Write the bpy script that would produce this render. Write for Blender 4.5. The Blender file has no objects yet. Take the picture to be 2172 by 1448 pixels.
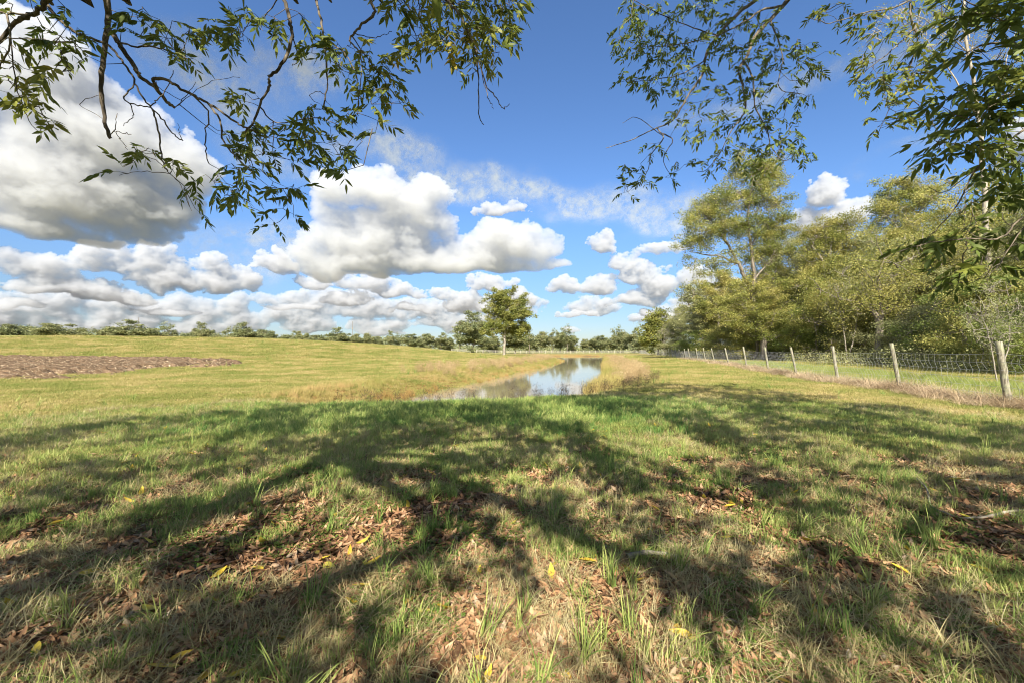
import bpy, math, random
import numpy as np
from mathutils import Vector, Matrix
R = math.radians
sc = bpy.context.scene
COL = sc.collection
# ---------------------------------------------------------------- camera
F, HZ, CX, EYE = 880.0, 742.0, 1086.0, 1.4      # focal length and horizon of the 2172 px wide photo
cd = bpy.data.cameras.new('camera'); cam = bpy.data.objects.new('camera', cd); COL.objects.link(cam)
cd.sensor_width = 36.0; cd.lens = F / 2172 * 36; cd.clip_start = 0.05; cd.clip_end = 20000
cd.shift_y = (HZ - 724) / 2172
cam.location = (0, 0, EYE); cam.rotation_euler = (R(90), 0, 0)
sc.camera = cam
# ---------------------------------------------------------------- light
SUN_EL, SUN_YAW = 37.0, 4.0                      # light travels towards +Y, yawed 4 degrees to +X
sd = bpy.data.lights.new('sun', 'SUN'); sd.energy = 4.8; sd.angle = R(0.5); sd.color = (1.0, 0.93, 0.80)
sun = bpy.data.objects.new('sun', sd); COL.objects.link(sun)
LD = Vector((math.sin(R(SUN_YAW)) * math.cos(R(SUN_EL)), math.cos(R(SUN_YAW)) * math.cos(R(SUN_EL)), -math.sin(R(SUN_EL))))
sun.rotation_euler = LD.to_track_quat('-Z', 'Y').to_euler()
sun.location = (0, -30, 40)
sc.view_settings.view_transform = 'Standard'; sc.view_settings.look = 'None'
sc.view_settings.exposure = 1.42; sc.view_settings.gamma = 1.0
sc.render.film_transparent = False
sc.cycles.use_denoising = True; sc.cycles.filter_width = 1.05
sc.cycles.max_bounces = 7; sc.cycles.diffuse_bounces = 3; sc.cycles.transparent_max_bounces = 6
sc.cycles.glossy_bounces = 2; sc.cycles.transmission_bounces = 2; sc.cycles.caustics_reflective = False
sc.cycles.caustics_refractive = False

# ---------------------------------------------------------------- world: Nishita sky, plus unseen white cloud noise added as fill light
world = bpy.data.worlds.new('World'); sc.world = world; world.use_nodes = True
wt = world.node_tree; wt.nodes.clear()
class NB:
    """small helper to wire nodes"""
    def __init__(s, t): s.t = t
    def n(s, typ, **kw):
        nd = s.t.nodes.new(typ)
        for k, v in kw.items(): setattr(nd, k, v)
        return nd
    def _in(s, sock, v):
        if hasattr(v, 'is_output') or isinstance(v, bpy.types.NodeSocket): s.t.links.new(v, sock)
        else: sock.default_value = v
    def m(s, op, a, b=None, c=None, clamp=False):
        nd = s.n('ShaderNodeMath', operation=op, use_clamp=clamp)
        s._in(nd.inputs[0], a)
        if b is not None: s._in(nd.inputs[1], b)
        if c is not None: s._in(nd.inputs[2], c)
        return nd.outputs[0]
    def v(s, op, a, b=None, c=None):
        nd = s.n('ShaderNodeVectorMath', operation=op)
        s._in(nd.inputs[0], a)
        if b is not None: s._in(nd.inputs[1], b)
        if c is not None: s._in(nd.inputs[2], c)
        return nd.outputs['Value'] if op in ('LENGTH', 'DOT_PRODUCT') else nd.outputs['Vector']
    def ss(s, x, a, b, lo=0.0, hi=1.0):
        nd = s.n('ShaderNodeMapRange', interpolation_type='SMOOTHSTEP', clamp=True)
        s._in(nd.inputs[0], x)
        for i, q in enumerate((a, b, lo, hi)): s._in(nd.inputs[1 + i], q)
        return nd.outputs[0]
    def mix(s, f, a, b):
        nd = s.n('ShaderNodeMix', data_type='RGBA')
        s._in(nd.inputs[0], f); s._in(nd.inputs[6], a); s._in(nd.inputs[7], b)
        return nd.outputs[2]
    def noise(s, vec, scale, detail=5, rough=0.55, dist=0.0, dims='3D', out='Factor'):
        nd = s.n('ShaderNodeTexNoise', noise_dimensions=dims)
        s._in(nd.inputs['Vector'], vec)
        nd.inputs['Scale'].default_value = scale; nd.inputs['Detail'].default_value = detail
        nd.inputs['Roughness'].default_value = rough; nd.inputs['Distortion'].default_value = dist
        return nd.outputs[0] if out == 'Factor' else nd.outputs['Color']
    def voro(s, vec, scale, detail=3, rough=0.5, dims='2D', feature='SMOOTH_F1'):
        nd = s.n('ShaderNodeTexVoronoi', voronoi_dimensions=dims, feature=feature, normalize=True)
        s._in(nd.inputs['Vector'], vec); nd.inputs['Scale'].default_value = scale
        nd.inputs['Detail'].default_value = detail; nd.inputs['Roughness'].default_value = rough
        if feature == 'SMOOTH_F1': nd.inputs['Smoothness'].default_value = 0.6
        return nd.outputs['Distance']
    def ramp(s, x, stops, interp='LINEAR'):
        nd = s.n('ShaderNodeValToRGB'); cr = nd.color_ramp; cr.interpolation = interp
        while len(cr.elements) < len(stops): cr.elements.new(0.5)
        for e, (p, c) in zip(cr.elements, stops):
            e.position = p; e.color = (*c, 1) if len(c) == 3 else c
        s._in(nd.inputs[0], x); return nd.outputs[0]

W = NB(wt)
sky = W.n('ShaderNodeTexSky', sky_type='NISHITA', sun_disc=False, sun_elevation=R(SUN_EL), sun_rotation=R(180 + SUN_YAW),
          altitude=50, air_density=1.0, dust_density=0.25, ozone_density=3.0)
tint = W.n('ShaderNodeMix', data_type='RGBA', blend_type='MULTIPLY'); tint.inputs[0].default_value = 1.0
W._in(tint.inputs[6], sky.outputs[0]); 
gn = W.n('ShaderNodeSeparateXYZ'); W._in(gn.inputs[0], W.n('ShaderNodeTexCoord').outputs['Generated'])
W._in(tint.inputs[7], W.mix(W.ss(gn.outputs[2], -0.02, 0.34), (0.27, 0.285, 0.33, 1), (0.40, 0.50, 0.62, 1)))
bg = W.n('ShaderNodeBackground'); 
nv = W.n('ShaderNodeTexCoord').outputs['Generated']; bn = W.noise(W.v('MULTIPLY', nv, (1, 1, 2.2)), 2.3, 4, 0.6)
W._in(bg.inputs[0], W.mix(W.m('MULTIPLY', W.ss(bn, 0.46, 0.60), W.m('MULTIPLY', W.ss(gn.outputs[1], -0.02, -0.30), W.ss(gn.outputs[2], 0.0, 0.15))), tint.outputs[2], (7.6, 7.7, 8.1, 1))); bg.inputs[1].default_value = 0.12  # bright noise patches added behind the viewer, out of view, to lift the shade
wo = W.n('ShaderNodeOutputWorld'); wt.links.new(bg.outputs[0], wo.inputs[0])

# ---------------------------------------------------------------- numpy helpers
def hsh(ix, iy, s):
    n = (ix.astype(np.int64) * 374761393 + iy.astype(np.int64) * 668265263 + s * 974634777) & 0xFFFFFFFF
    n = ((n ^ (n >> 13)) * 1274126177) & 0xFFFFFFFF
    n = ((n ^ (n >> 16)) * 2246822519) & 0xFFFFFFFF
    return ((n ^ (n >> 15)) & 0xFFFFFF) / float(0xFFFFFF)
def vnoise(x, y, s=0):
    ix, iy = np.floor(x), np.floor(y); fx, fy = x - ix, y - iy
    u = fx * fx * fx * (fx * (fx * 6 - 15) + 10); v = fy * fy * fy * (fy * (fy * 6 - 15) + 10)
    def g(ax, ay):
        a = hsh(ix + ax, iy + ay, s) * 6.2831853
        return np.cos(a) * (fx - ax) + np.sin(a) * (fy - ay)
    return ((g(0, 0) * (1 - u) + g(1, 0) * u) * (1 - v) + (g(0, 1) * (1 - u) + g(1, 1) * u) * v) * 1.4
def fbm(x, y, s=0, o=5, g=0.5, l=2.03):
    t = 0; a = 1; n = 0
    for i in range(o):
        t = t + a * vnoise(x + 13.7 * i, y - 7.1 * i, s + i); n += a; a *= g; x = x * l; y = y * l
    return t / n
def cell(x, y, s=0):
    ix, iy = np.floor(x), np.floor(y); best = np.full(x.shape, 9.0)
    for ax in (-1, 0, 1):
        for ay in (-1, 0, 1):
            cx, cy = ix + ax, iy + ay
            dx = cx + hsh(cx, cy, s) - x; dy = cy + hsh(cx, cy, s + 77) - y
            best = np.minimum(best, dx * dx + dy * dy)
    return np.sqrt(best)
def sstep(x, a, b):
    t = np.clip((x - a) / (b - a), 0, 1); return t * t * (3 - 2 * t)
def mk(name, V, Fc, mat=None, attrs=None, smooth=True):
    """mesh datablock from numpy arrays; Fc is (n,3) or (n,4) or a list of such arrays"""
    Fs = Fc if isinstance(Fc, list) else [Fc]
    Fs = [np.asarray(f, np.int32) for f in Fs if len(f)]
    V = np.asarray(V, np.float32)
    me = bpy.data.meshes.new(name); me.vertices.add(len(V)); me.vertices.foreach_set('co', V.ravel())
    lt = np.concatenate([np.full(len(f), f.shape[1], np.int32) for f in Fs])
    li = np.concatenate([f.ravel() for f in Fs]); ls = np.concatenate([[0], np.cumsum(lt)[:-1]]).astype(np.int32)
    me.loops.add(len(li)); me.polygons.add(len(lt))
    me.loops.foreach_set('vertex_index', li); me.polygons.foreach_set('loop_start', ls)
    try: me.polygons.foreach_set('loop_total', lt)
    except Exception: pass
    me.polygons.foreach_set('use_smooth', np.full(len(lt), smooth))
    me.update(calc_edges=True)
    for k, a in (attrs or {}).items():
        at = me.attributes.new(k, 'FLOAT', 'POINT'); at.data.foreach_set('value', np.asarray(a, np.float32))
    if mat: me.materials.append(mat)
    return me
def link(name, me, parent=None, **props):
    o = bpy.data.objects.new(name, me); COL.objects.link(o)
    if parent: o.parent = parent
    for k, v in props.items(): o[k] = v
    return o
def grid_faces(nr, nc):
    i = np.arange(nr * nc).reshape(nr, nc)
    return np.stack([i[:-1, :-1], i[:-1, 1:], i[1:, 1:], i[1:, :-1]], -1).reshape(-1, 4)
def mat(name):
    m = bpy.data.materials.new(name); m.use_nodes = True; m.node_tree.nodes.clear(); b = NB(m.node_tree)
    b.out = b.n('ShaderNodeOutputMaterial'); return m, b
def bsdf(b, col, rough=0.9, spec=0.2, normal=None, **kw):
    p = b.n('ShaderNodeBsdfPrincipled'); b._in(p.inputs['Base Color'], col if not isinstance(col, tuple) else (*col[:3], 1))
    b._in(p.inputs['Roughness'], rough); b._in(p.inputs['Specular IOR Level'], spec)
    if normal is not None: b.t.links.new(normal, p.inputs['Normal'])
    for k, v in kw.items(): b._in(p.inputs[k.replace('_', ' ')], v)
    return p.outputs[0]

# ---------------------------------------------------------------- clouds: relief banks kilometres away, lit by the sun
def azel(px, py):
    x, z = (px - CX) / F, (HZ - py) / F
    return math.atan2(x, 1.0), math.atan2(z, math.hypot(x, 1.0))
BIG = [(790,405,75,60),(705,420,55,55),(870,425,75,60),(800,500,150,90),(905,468,70,66),(715,520,75,75),(860,550,190,45),
       (1040,545,110,45),(1065,505,50,38),(1130,520,60,50),(1020,560,160,25),(740,570,110,30),
       (90,190,150,130),(50,330,170,120),(245,290,130,110),(350,350,95,75),(120,430,260,80),(330,440,95,50),(20,480,200,40),(200,400,200,110),(70,410,200,110),(180,300,170,120),(400,400,40,60)]
MID = [(1070,448,52,24),(1752,420,48,38),(1805,455,60,42),(1740,490,80,60),(1283,522,30,26),(1328,560,40,34),(1368,588,48,36),
       (1395,618,50,32),(1345,640,60,22),(1385,535,70,20),(583,568,46,30),(592,545,14,20),
       (70,570,95,40),(215,560,80,45),(300,560,100,45),(370,600,90,45),(445,565,40,34),(475,600,80,38),(130,610,140,30),
       (660,603,42,24),(775,608,75,26),(845,622,70,22),(1040,604,50,26),(1100,635,28,24),(990,650,50,34),
       (1205,615,38,24),(1268,612,48,30),(1480,600,55,30),(1510,640,80,40),(740,640,60,20),(240,632,80,16),(40,648,60,14),(620,655,50,11),(880,660,45,11),(1220,668,45,11),(1390,668,50,14),(360,660,70,12),(940,628,34,22),
       (2300,300,200,120),(2500,420,300,90),(-300,300,250,160),(-500,480,300,70)]
rc = random.Random(5)
LOW = []
for i in range(170):
    y = rc.choice((640, 655, 668, 680, 690, 700)) + rc.uniform(-5, 5)
    LOW.append((rc.uniform(-500, 2700) if i % 3 else rc.uniform(-100, 1000), y, rc.uniform(24, 80) * (1.2 - (y - 640) / 120), rc.uniform(10, 24) * (1.25 - (y - 640) / 110)))
cm = bpy.data.materials.new('cloud'); cm.use_nodes = True; cm.node_tree.nodes.clear()
CLOUD_ALB = 0.70
def cloud_mat(name, dens):
    m, b = mat(name)
    v = b.n('ShaderNodeVolumeScatter'); v.inputs['Color'].default_value = (CLOUD_ALB - .025, CLOUD_ALB, CLOUD_ALB + .04, 1); v.inputs['Density'].default_value = dens
    w = b.n('ShaderNodeVolumeAbsorption'); w.inputs['Color'].default_value = (0, 0, 0, 1); w.inputs['Density'].default_value = dens * (1 - CLOUD_ALB)
    a = b.n('ShaderNodeAddShader'); b.t.links.new(v.outputs[0], a.inputs[0]); b.t.links.new(w.outputs[0], a.inputs[1])
    b.t.links.new(a.outputs[0], b.out.inputs['Volume']); return m
cmA = cloud_mat('cloud_near', 0.0036); cmB = cloud_mat('cloud_mid', 0.0055); cmC = cloud_mat('cloud_low', 0.0065)
def blobfield(A, E, lst, kb, sm):
    acc = np.full(A.shape, 5.0)
    for (px, py, rx, ry) in lst:
        if lst is MID: rx, ry = rx * .88, ry * .92
        a, e = azel(px, py); a2, _ = azel(px + rx, py); _, e2 = azel(px, py - ry)
        u = (A - a) / abs(a2 - a); v = (E - e) / abs(e2 - e); v = np.where(v < 0, -kb * v, v)
        l = np.sqrt(u * u + v * v)
        h = np.clip(0.5 + 0.5 * (l - acc) / sm, 0, 1)
        acc = l * (1 - h) + acc * h - sm * h * (1 - h)
    return acc
def bank(lst, step, erange, dist, size, kb, sm, amp, ns, soft, seed, rel):
    az_ = np.arange(R(-85), R(85), R(step)); el_ = np.arange(R(erange[0]), R(erange[1]), R(step * 0.8))
    A, E = np.meshgrid(az_, el_)
    wx, wy = fbm(A * ns * 0.5, E * ns * 0.6, seed, 3), fbm(A * ns * 0.5 + 40, E * ns * 0.6, seed + 9, 3)
    Aw, Ew = A + wx * amp * 0.9 / ns, E + wy * amp * 0.7 / ns
    b0 = blobfield(Aw, Ew, lst, kb, sm)
    base = 1 - b0
    bil = 0; a_ = 1.0; f_ = ns * 0.55; tot = 0
    X, Y = A + wx * 0.35 / ns, E * 1.15 + wy * 0.35 / ns
    for i in range(5):
        c_ = cell(X * f_, Y * f_, seed + 20 + i); bil = bil + a_ * np.sqrt(np.clip(1.02 - c_ * c_ * 1.15, 0, 1)); tot += a_
        a_ *= 0.56; f_ *= 2.05
    bil = bil / tot
    n5 = fbm(A * ns, E * ns * 1.3, seed + 50, 6, 0.60)
    dens = base + (bil - 0.72) * amp * 1.5 + n5 * amp * 0.9
    hh = np.sqrt(np.clip(base + 0.3, 0.02, 1.0)) * size * 1.25 + (bil - 0.6) * size * 0.50 + np.clip(dens, 0, 0.5) * size * 0.5 + n5 * size * 0.25
    h = np.sqrt(np.clip(dens, 0, 1.2)) * size * (0.85 + 1.5 * (bil - .62) + 0.9 * n5) 
    h = np.where(dens <= 0, 0, h)
    def pos(rr): return np.stack([rr * np.cos(E) * np.sin(A), rr * np.cos(E) * np.cos(A), rr * np.sin(E)], -1).reshape(-1, 3)
    Vf = pos(dist * (1 - h)); Vb = pos(dist * (1 + h * .35)); n = len(Vf)
    Fq = grid_faces(*A.shape); Fq = Fq[(dens.ravel() > 0)[Fq].any(1)]
    hz = (h.ravel() <= 0); bi = np.where(hz, np.arange(n), np.arange(n) + n)
    Fb = bi[Fq][:, ::-1]; V = np.concatenate([Vf, Vb]); Fa = np.concatenate([Fq, Fb])
    used = np.unique(Fa); mp = np.full(len(V), -1); mp[used] = np.arange(len(used))
    return V[used], mp[Fa]
def wisps(step, dist, seed):
    az_ = np.arange(R(-70), R(70), R(step)); el_ = np.arange(R(2), R(50), R(step))
    A, E = np.meshgrid(az_, el_); al = 0
    for lst, rot, k in (([(830,330,110,60),(960,380,160,50),(1100,412,170,40),(1260,430,170,36),(1400,455,140,34)], -13, 2.1),
                        ([(470,190,180,90),(600,330,120,60),(560,540,170,60),(430,110,120,60),(1450,480,100,40),(640,150,120,50)], 16, 1.5),
                        ([(1880,355,130,16),(1600,200,260,30),(1850,130,200,40)], 14, 1.0)):
        w = fbm(A * 5, E * 7, seed, 3) * 0.12
        b0 = blobfield(A + w, E + w * 0.5, lst, 1.0, 0.5)
        c, s_ = math.cos(R(rot)), math.sin(R(rot)); U, Vv = A * c + E * s_, -A * s_ + E * c
        n = fbm(U * 7, Vv * 26 + w * 20, seed + 3, 6, 0.6)
        al = al + k * sstep(b0, 1.3, 0.1) * (0.35 + 0.65 * sstep(n, -0.35, 0.4))
        seed += 11
    al = np.clip(al, 0, 1)
    V = np.stack([dist * np.cos(E) * np.sin(A), dist * np.cos(E) * np.cos(A), dist * np.sin(E)], -1).reshape(-1, 3)
    Fq = grid_faces(*A.shape); Fq = Fq[(al.ravel() > 0.01)[Fq].any(1)]
    used = np.unique(Fq); mp = np.full(len(V), -1); mp[used] = np.arange(len(used)); a_ = al.ravel()[used]
    return V[used], mp[Fq], a_
for nm, args, m in (('a', (BIG, 0.13, (6, 47), 6000, 0.10, 1.9, 0.34, 0.66, 10.0, 0.20, 3, 0.99), cmA), ('b', (MID, 0.10, (1.5, 26), 9000, 0.040, 2.4, 0.10, 0.80, 28.0, 0.30, 200, 0.97), cmB), ('c', (LOW, 0.12, (0.15, 9), 12000, 0.02, 1.7, 0.40, 0.55, 34.0, 0.55, 400, 0.85), cmC)):
    V_, F_ = bank(*args); link('sky', mk('sky', V_, F_, m), kind='structure')
sc.cycles.volume_bounces = 4
# thin high cloud: a sheet of wispy veil
wm_, b = mat('high_cloud'); al = b.n('ShaderNodeAttribute', attribute_name='alpha').outputs['Fac']
geo = b.n('ShaderNodeNewGeometry').outputs['Position']; fine = b.noise(b.v('NORMALIZE', geo), 40.0, 5, 0.65)
al = b.m('MULTIPLY', al, b.ss(fine, 0.2, 0.75))
df = b.n('ShaderNodeBsdfDiffuse'); df.inputs[0].default_value = (0.26, 0.30, 0.35, 1); tr = b.n('ShaderNodeBsdfTransparent'); mx = b.n('ShaderNodeMixShader')
b.t.links.new(al, mx.inputs[0]); b.t.links.new(tr.outputs[0], mx.inputs[1]); b.t.links.new(df.outputs[0], mx.inputs[2]); b.t.links.new(mx.outputs[0], b.out.inputs[0])
V_, F_, a_ = wisps(0.35, 14000, 31); link('sky', mk('sky', V_, F_, wm_, dict(alpha=a_)), kind='structure')

# ---------------------------------------------------------------- terrain
def table(xs, ys, sig, lo, hi, n=4000):
    g = np.linspace(lo, hi, n); v = np.interp(g, xs, ys); k = int(sig / (hi - lo) * n)
    if k > 1:
        w = np.hanning(2 * k + 1); w /= w.sum(); v = np.convolve(np.pad(v, k, mode='edge'), w, 'valid')
    return lambda t: np.interp(t, g, v)
HX = table([-400, -120, -86, -46, -27, -15, -4], [4.6, 4.1, 3.9, 3.45, 2.5, 1.0, 0], 9, -400, 60)
HY = table([14, 20, 30, 40, 55, 70, 80, 110, 170, 230], [0, .03, .10, .25, .60, .98, 1, .95, .35, 0], 6, -20, 400)
POND = np.array([(-4.9,12.4),(-1.2,13.1),(1.2,14.5),(3.1,17.6),(4.35,21),(6,27),(7.9,35),(10.3,47),(13.5,61),(20,90),(28.5,128),
                 (12,128),(9.7,104),(9.2,73),(4.9,51),(.6,35),(-2.1,23),(-3.6,17.4)], float)
WATER_Z = -0.5
def pond_sd(x, y):
    """signed distance to the pond shore, negative inside"""
    d = np.full(x.shape, 1e9); ins = np.zeros(x.shape, bool); n = len(POND)
    for i in range(n):
        ax, ay = POND[i]; bx, by = POND[(i + 1) % n]; ex, ey = bx - ax, by - ay
        t = np.clip(((x - ax) * ex + (y - ay) * ey) / (ex * ex + ey * ey), 0, 1)
        d = np.minimum(d, (x - ax - t * ex) ** 2 + (y - ay - t * ey) ** 2)
        c = ((ay > y) != (by > y)) & (x < ex * (y - ay) / (ey if ey else 1e-9) + ax)
        ins ^= c
    return np.where(ins, -1, 1) * np.sqrt(d)
def Hraw(x, y):
    x = np.asarray(x, float); y = np.asarray(y, float)
    z = HX(x) * HY(y)
    und = fbm(x * 0.09, y * 0.09, 5, 3) * 0.10 * sstep(np.hypot(x, y), 3, 25) + fbm(x * 0.6, y * 0.6, 6, 3) * 0.04 - .07 * sstep(np.abs(x - 10.3 - .2545 * y), 3, 1) * sstep(y, 40, 20)
    und = und + fbm(x * 0.03, y * 0.03, 8, 3) * 0.25 * sstep(y, 30, 60) * sstep(x, 0, -20)
    return z + und
def H(x, y):
    z = Hraw(x, y); x = np.asarray(x, float); y = np.asarray(y, float)
    near = np.hypot(x - 10, y - 60) < 90
    if near.any():
        w = fbm(x * 0.5, y * 0.5, 11, 3) * 0.5 * sstep(y, 12, 22)
        sd = np.where(near, pond_sd(x, y) + w, 99)
        s = sstep(sd, 0, np.where(y < 16, 2.3, 3.0))
        zb = (WATER_Z - 0.06) * (1 - s) + z * s
        z = np.where(sd < 0, WATER_Z - 0.06 + np.maximum(sd * 0.35, -1.2), zb)
    return z
# ground sheet: polar grid, fine near the viewer, out to the horizon
rad = np.concatenate([[0.0], 0.25 * (5200 / 0.25) ** np.linspace(0, 1, 640)])
ang = np.linspace(0, 2 * np.pi, 901)[:-1]
# more angular samples in front
ang = np.concatenate([np.linspace(R(20), R(160), 720, endpoint=False), np.linspace(R(160), R(380), 180, endpoint=False)])
Rg, Ag = np.meshgrid(rad, ang, indexing='ij'); gx, gy = Rg * np.cos(Ag), Rg * np.sin(Ag)
gz = H(gx, gy)
far = sstep(Rg, 260, 500); gz = gz * (1 - far)
gv = np.stack([gx, gy, gz], -1).reshape(-1, 3)
i = np.arange(gx.size).reshape(gx.shape); j = np.roll(i, -1, 1)
gf = np.stack([i[:-1], i[1:], j[1:], j[:-1]], -1).reshape(-1, 4)
sdv = np.where(np.hypot(gx - 10, gy - 60) < 110, pond_sd(gx, gy), 99)
# leaf litter lies under the big nut tree; far edge of the litter wanders
def litter_f(x, y):
    d = np.hypot((x - 0.8) * 0.72, y + 2.0); return sstep(d + fbm(x * 0.5, y * 0.5, 71, 4) * 3.4, 10.4, 5.0)
def lush_f(x, y):
    # greener, taller grass on the brow of the near bank
    return np.clip(sstep(np.abs(y - 9.3 - 0.12 * (x + 1)) + fbm(x * .4, y * .4, 91, 3) * 2.5, 3.0, 0.6) * sstep(x, 6, 1) * sstep(x, -7, -3), 0, 1)
lit_a = litter_f(gx, gy); lush_a = lush_f(gx, gy)

gm, b = mat('ground')
pos = b.n('ShaderNodeNewGeometry').outputs['Position']
A_ = lambda n: b.n('ShaderNodeAttribute', attribute_name=n).outputs['Fac']
n1 = b.noise(pos, 0.07, 5, 0.6); n2 = b.noise(pos, 0.55, 5, 0.62); n3 = b.noise(b.v('MULTIPLY', pos, (1, 1, .3)), 6.0, 6, 0.7)
n4 = b.noise(pos, 42.0, 4, 0.7)
pst = b.v('MULTIPLY', pos, (0.25, 1.0, 1.0)); n5 = b.noise(pst, 0.9, 5, 0.65)
lawn = b.ramp(b.m('ADD', b.m('MULTIPLY', n1, 0.45), b.m('MULTIPLY', n2, 0.55)),
              [(0.36, (0.12, 0.15, 0.035)), (0.46, (0.21, 0.215, 0.055)), (0.55, (0.29, 0.26, 0.085)), (0.66, (0.37, 0.29, 0.125))])
lawn = b.mix(b.ss(n3, 0.42, 0.70), lawn, (0.42, 0.37, 0.17, 1))
lawn = b.mix(b.m('MULTIPLY', b.ss(n5, 0.50, 0.66), 0.45), lawn, (0.30, 0.235, 0.08, 1))
lawn = b.mix(b.ss(n4, 0.62, 0.36), lawn, b.mix(0.5, lawn, (0.09, 0.11, 0.03, 1)))
soil = b.ramp(n4, [(0.3, (0.020, 0.014, 0.010)), (0.5, (0.065, 0.040, 0.026)), (0.7, (0.15, 0.095, 0.060))])
col = b.mix(b.m('MULTIPLY', A_('litter'), 0.85), lawn, soil)
bank_c = b.ramp(n3, [(0.3, (0.10, 0.075, 0.022)), (0.5, (0.24, 0.14, 0.045)), (0.7, (0.33, 0.22, 0.10))])
col = b.mix(b.m('MULTIPLY', A_('bank'), b.ss(n2, 0.30, 0.55)), col, bank_c)
col = b.mix(A_('mud'), col, (0.10, 0.07, 0.038, 1))
bp = b.n('ShaderNodeBump'); bp.inputs['Strength'].default_value = 0.8; bp.inputs['Distance'].default_value = 0.05
b._in(bp.inputs['Height'], b.m('ADD', b.m('MULTIPLY', n3, 1.6), n4))
b.t.links.new(bsdf(b, col, 0.95, 0.1, bp.outputs[0]), b.out.inputs[0])
bank_a = sstep(sdv + fbm(gx * .3, gy * .3, 33, 3) * 2, 6.0, 1.2) * sstep(np.hypot(gx, gy), 12.5, 15)
farb = sstep(np.abs(gy - 142 + fbm(gx * .02, gy * 0, 3, 2) * 8), 16, 6) * sstep(gx, -10, 8) * sstep(gx, 60, 45)
link('ground', mk('ground', gv, gf, gm, dict(litter=lit_a.ravel(), bank=np.maximum(bank_a, farb * .8).ravel(), mud=sstep(sdv, 0.5, 0.05).ravel())), kind='structure')

# ---------------------------------------------------------------- pond water
wm, b = mat('pond_water')
pos = b.n('ShaderNodeNewGeometry').outputs['Position']
bp = b.n('ShaderNodeBump'); bp.inputs['Strength'].default_value = 0.06; bp.inputs['Distance'].default_value = 0.03
b._in(bp.inputs['Height'], b.m('ADD', b.noise(b.v('MULTIPLY', pos, (3.0, 1.2, 1)), 1.6, 3, 0.5), b.m('MULTIPLY', b.noise(pos, 9.0, 3, 0.5), 0.25)))
murk = b.ramp(b.noise(pos, 0.12, 3), [(0.3, (0.22, 0.185, 0.115)), (0.7, (0.28, 0.235, 0.155))])
b.t.links.new(bsdf(b, murk, 0.035, 0.8, bp.outputs[0], IOR=1.45), b.out.inputs[0])
c0 = POND.mean(0)
pw = POND.copy(); dv = pw - c0; 
# push the sheet a little into the banks
for k in range(len(pw)):
    e1 = POND[k] - POND[k - 1]; e2 = POND[(k + 1) % len(pw)] - POND[k]
    nrm = np.array([e1[1], -e1[0]]) / np.linalg.norm(e1) + np.array([e2[1], -e2[0]]) / np.linalg.norm(e2)
    pw[k] = POND[k] + 0.9 * nrm / np.linalg.norm(nrm)
me = bpy.data.meshes.new('water'); me.from_pydata([(x, y, WATER_Z) for x, y in pw], [], [list(range(len(pw)))]); me.update(); me.materials.append(wm)
link('water', me, kind='structure')

# ---------------------------------------------------------------- tilled soil patch on the slope
def px2(px, py, z0=None):
    """ground point seen at a photo pixel (marches the terrain)"""
    dx, dz = (px - CX) / F, (HZ - py) / F
    t = np.concatenate([np.linspace(1, 60, 1200), np.linspace(60, 260, 800)])
    h = H(dx * t, t); k = np.argmax(EYE + dz * t < h)
    return dx * t[k], t[k]
sx_, sy_ = np.meshgrid(np.linspace(-70, -9, 520), np.linspace(19, 44, 260))
pxs = CX + F * sx_ / sy_; zz = H(sx_, sy_); pys = HZ - F * (zz - EYE) / sy_
wob = fbm(sx_ * .35, sy_ * .35, 44, 4) * 14 + fbm(sx_ * 1.6, sy_ * 1.6, 45, 3) * 6
top = np.interp(pxs, [-400, 0, 100, 250, 400, 460, 515], [756, 758, 758, 760, 762, 763, 766])
bot = np.interp(pxs, [-400, 0, 140, 250, 300, 400, 460, 515], [806, 803, 800, 794, 783, 778, 774, 768])
ins_ = np.minimum(sstep(pys, top - 1.5 + wob * .3, top + 3 + wob * .3), sstep(pys, bot + 2 + wob, bot - 5 + wob)) * sstep(pxs, 520, 505)
def tilled(x, y):
    c = np.clip(((x + 70) / 61 * 519).round().astype(int), 0, 519); r_ = np.clip(((y - 19) / 25 * 259).round().astype(int), 0, 259)
    return (ins_[r_, c] > .3) & (x > -70) & (x < -9) & (y > 19) & (y < 44)
clod = np.sqrt(np.clip(1 - cell(sx_ * 2.0, sy_ * 1.6, 5) ** 2 * 1.3, 0, 1)) * .26 + fbm(sx_ * 2.5, sy_ * 2.5, 46, 4) * .16 + fbm(sx_ * 9, sy_ * 9, 47, 3) * .06
tz = zz - 0.06 + ins_ * (0.10 + np.maximum(clod, -.02))
tf = grid_faces(*sx_.shape); kp = ins_.ravel() > 0.04; tf = tf[kp[tf].any(1)]
used = np.unique(tf); mp = np.full(sx_.size, -1); mp[used] = np.arange(len(used))
tm, b = mat('tilled_soil'); pos = b.n('ShaderNodeNewGeometry').outputs['Position']
n = b.noise(pos, 2.2, 6, 0.7); n_ = b.noise(b.v('MULTIPLY', pos, (1, 3, 1)), 5, 4, 0.7)
c_ = b.ramp(n, [(0.35, (0.055, 0.036, 0.020)), (0.55, (0.13, 0.085, 0.050)), (0.72, (0.22, 0.15, 0.092))])
c_ = b.mix(b.ss(n_, 0.56, 0.66), c_, (0.42, 0.34, 0.22, 1))
b.t.links.new(bsdf(b, c_, 0.95, 0.1), b.out.inputs[0])
link('tilled_soil', mk('tilled_soil', np.stack([sx_, sy_, tz], -1).reshape(-1, 3)[used], mp[tf], tm), kind='structure')

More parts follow.
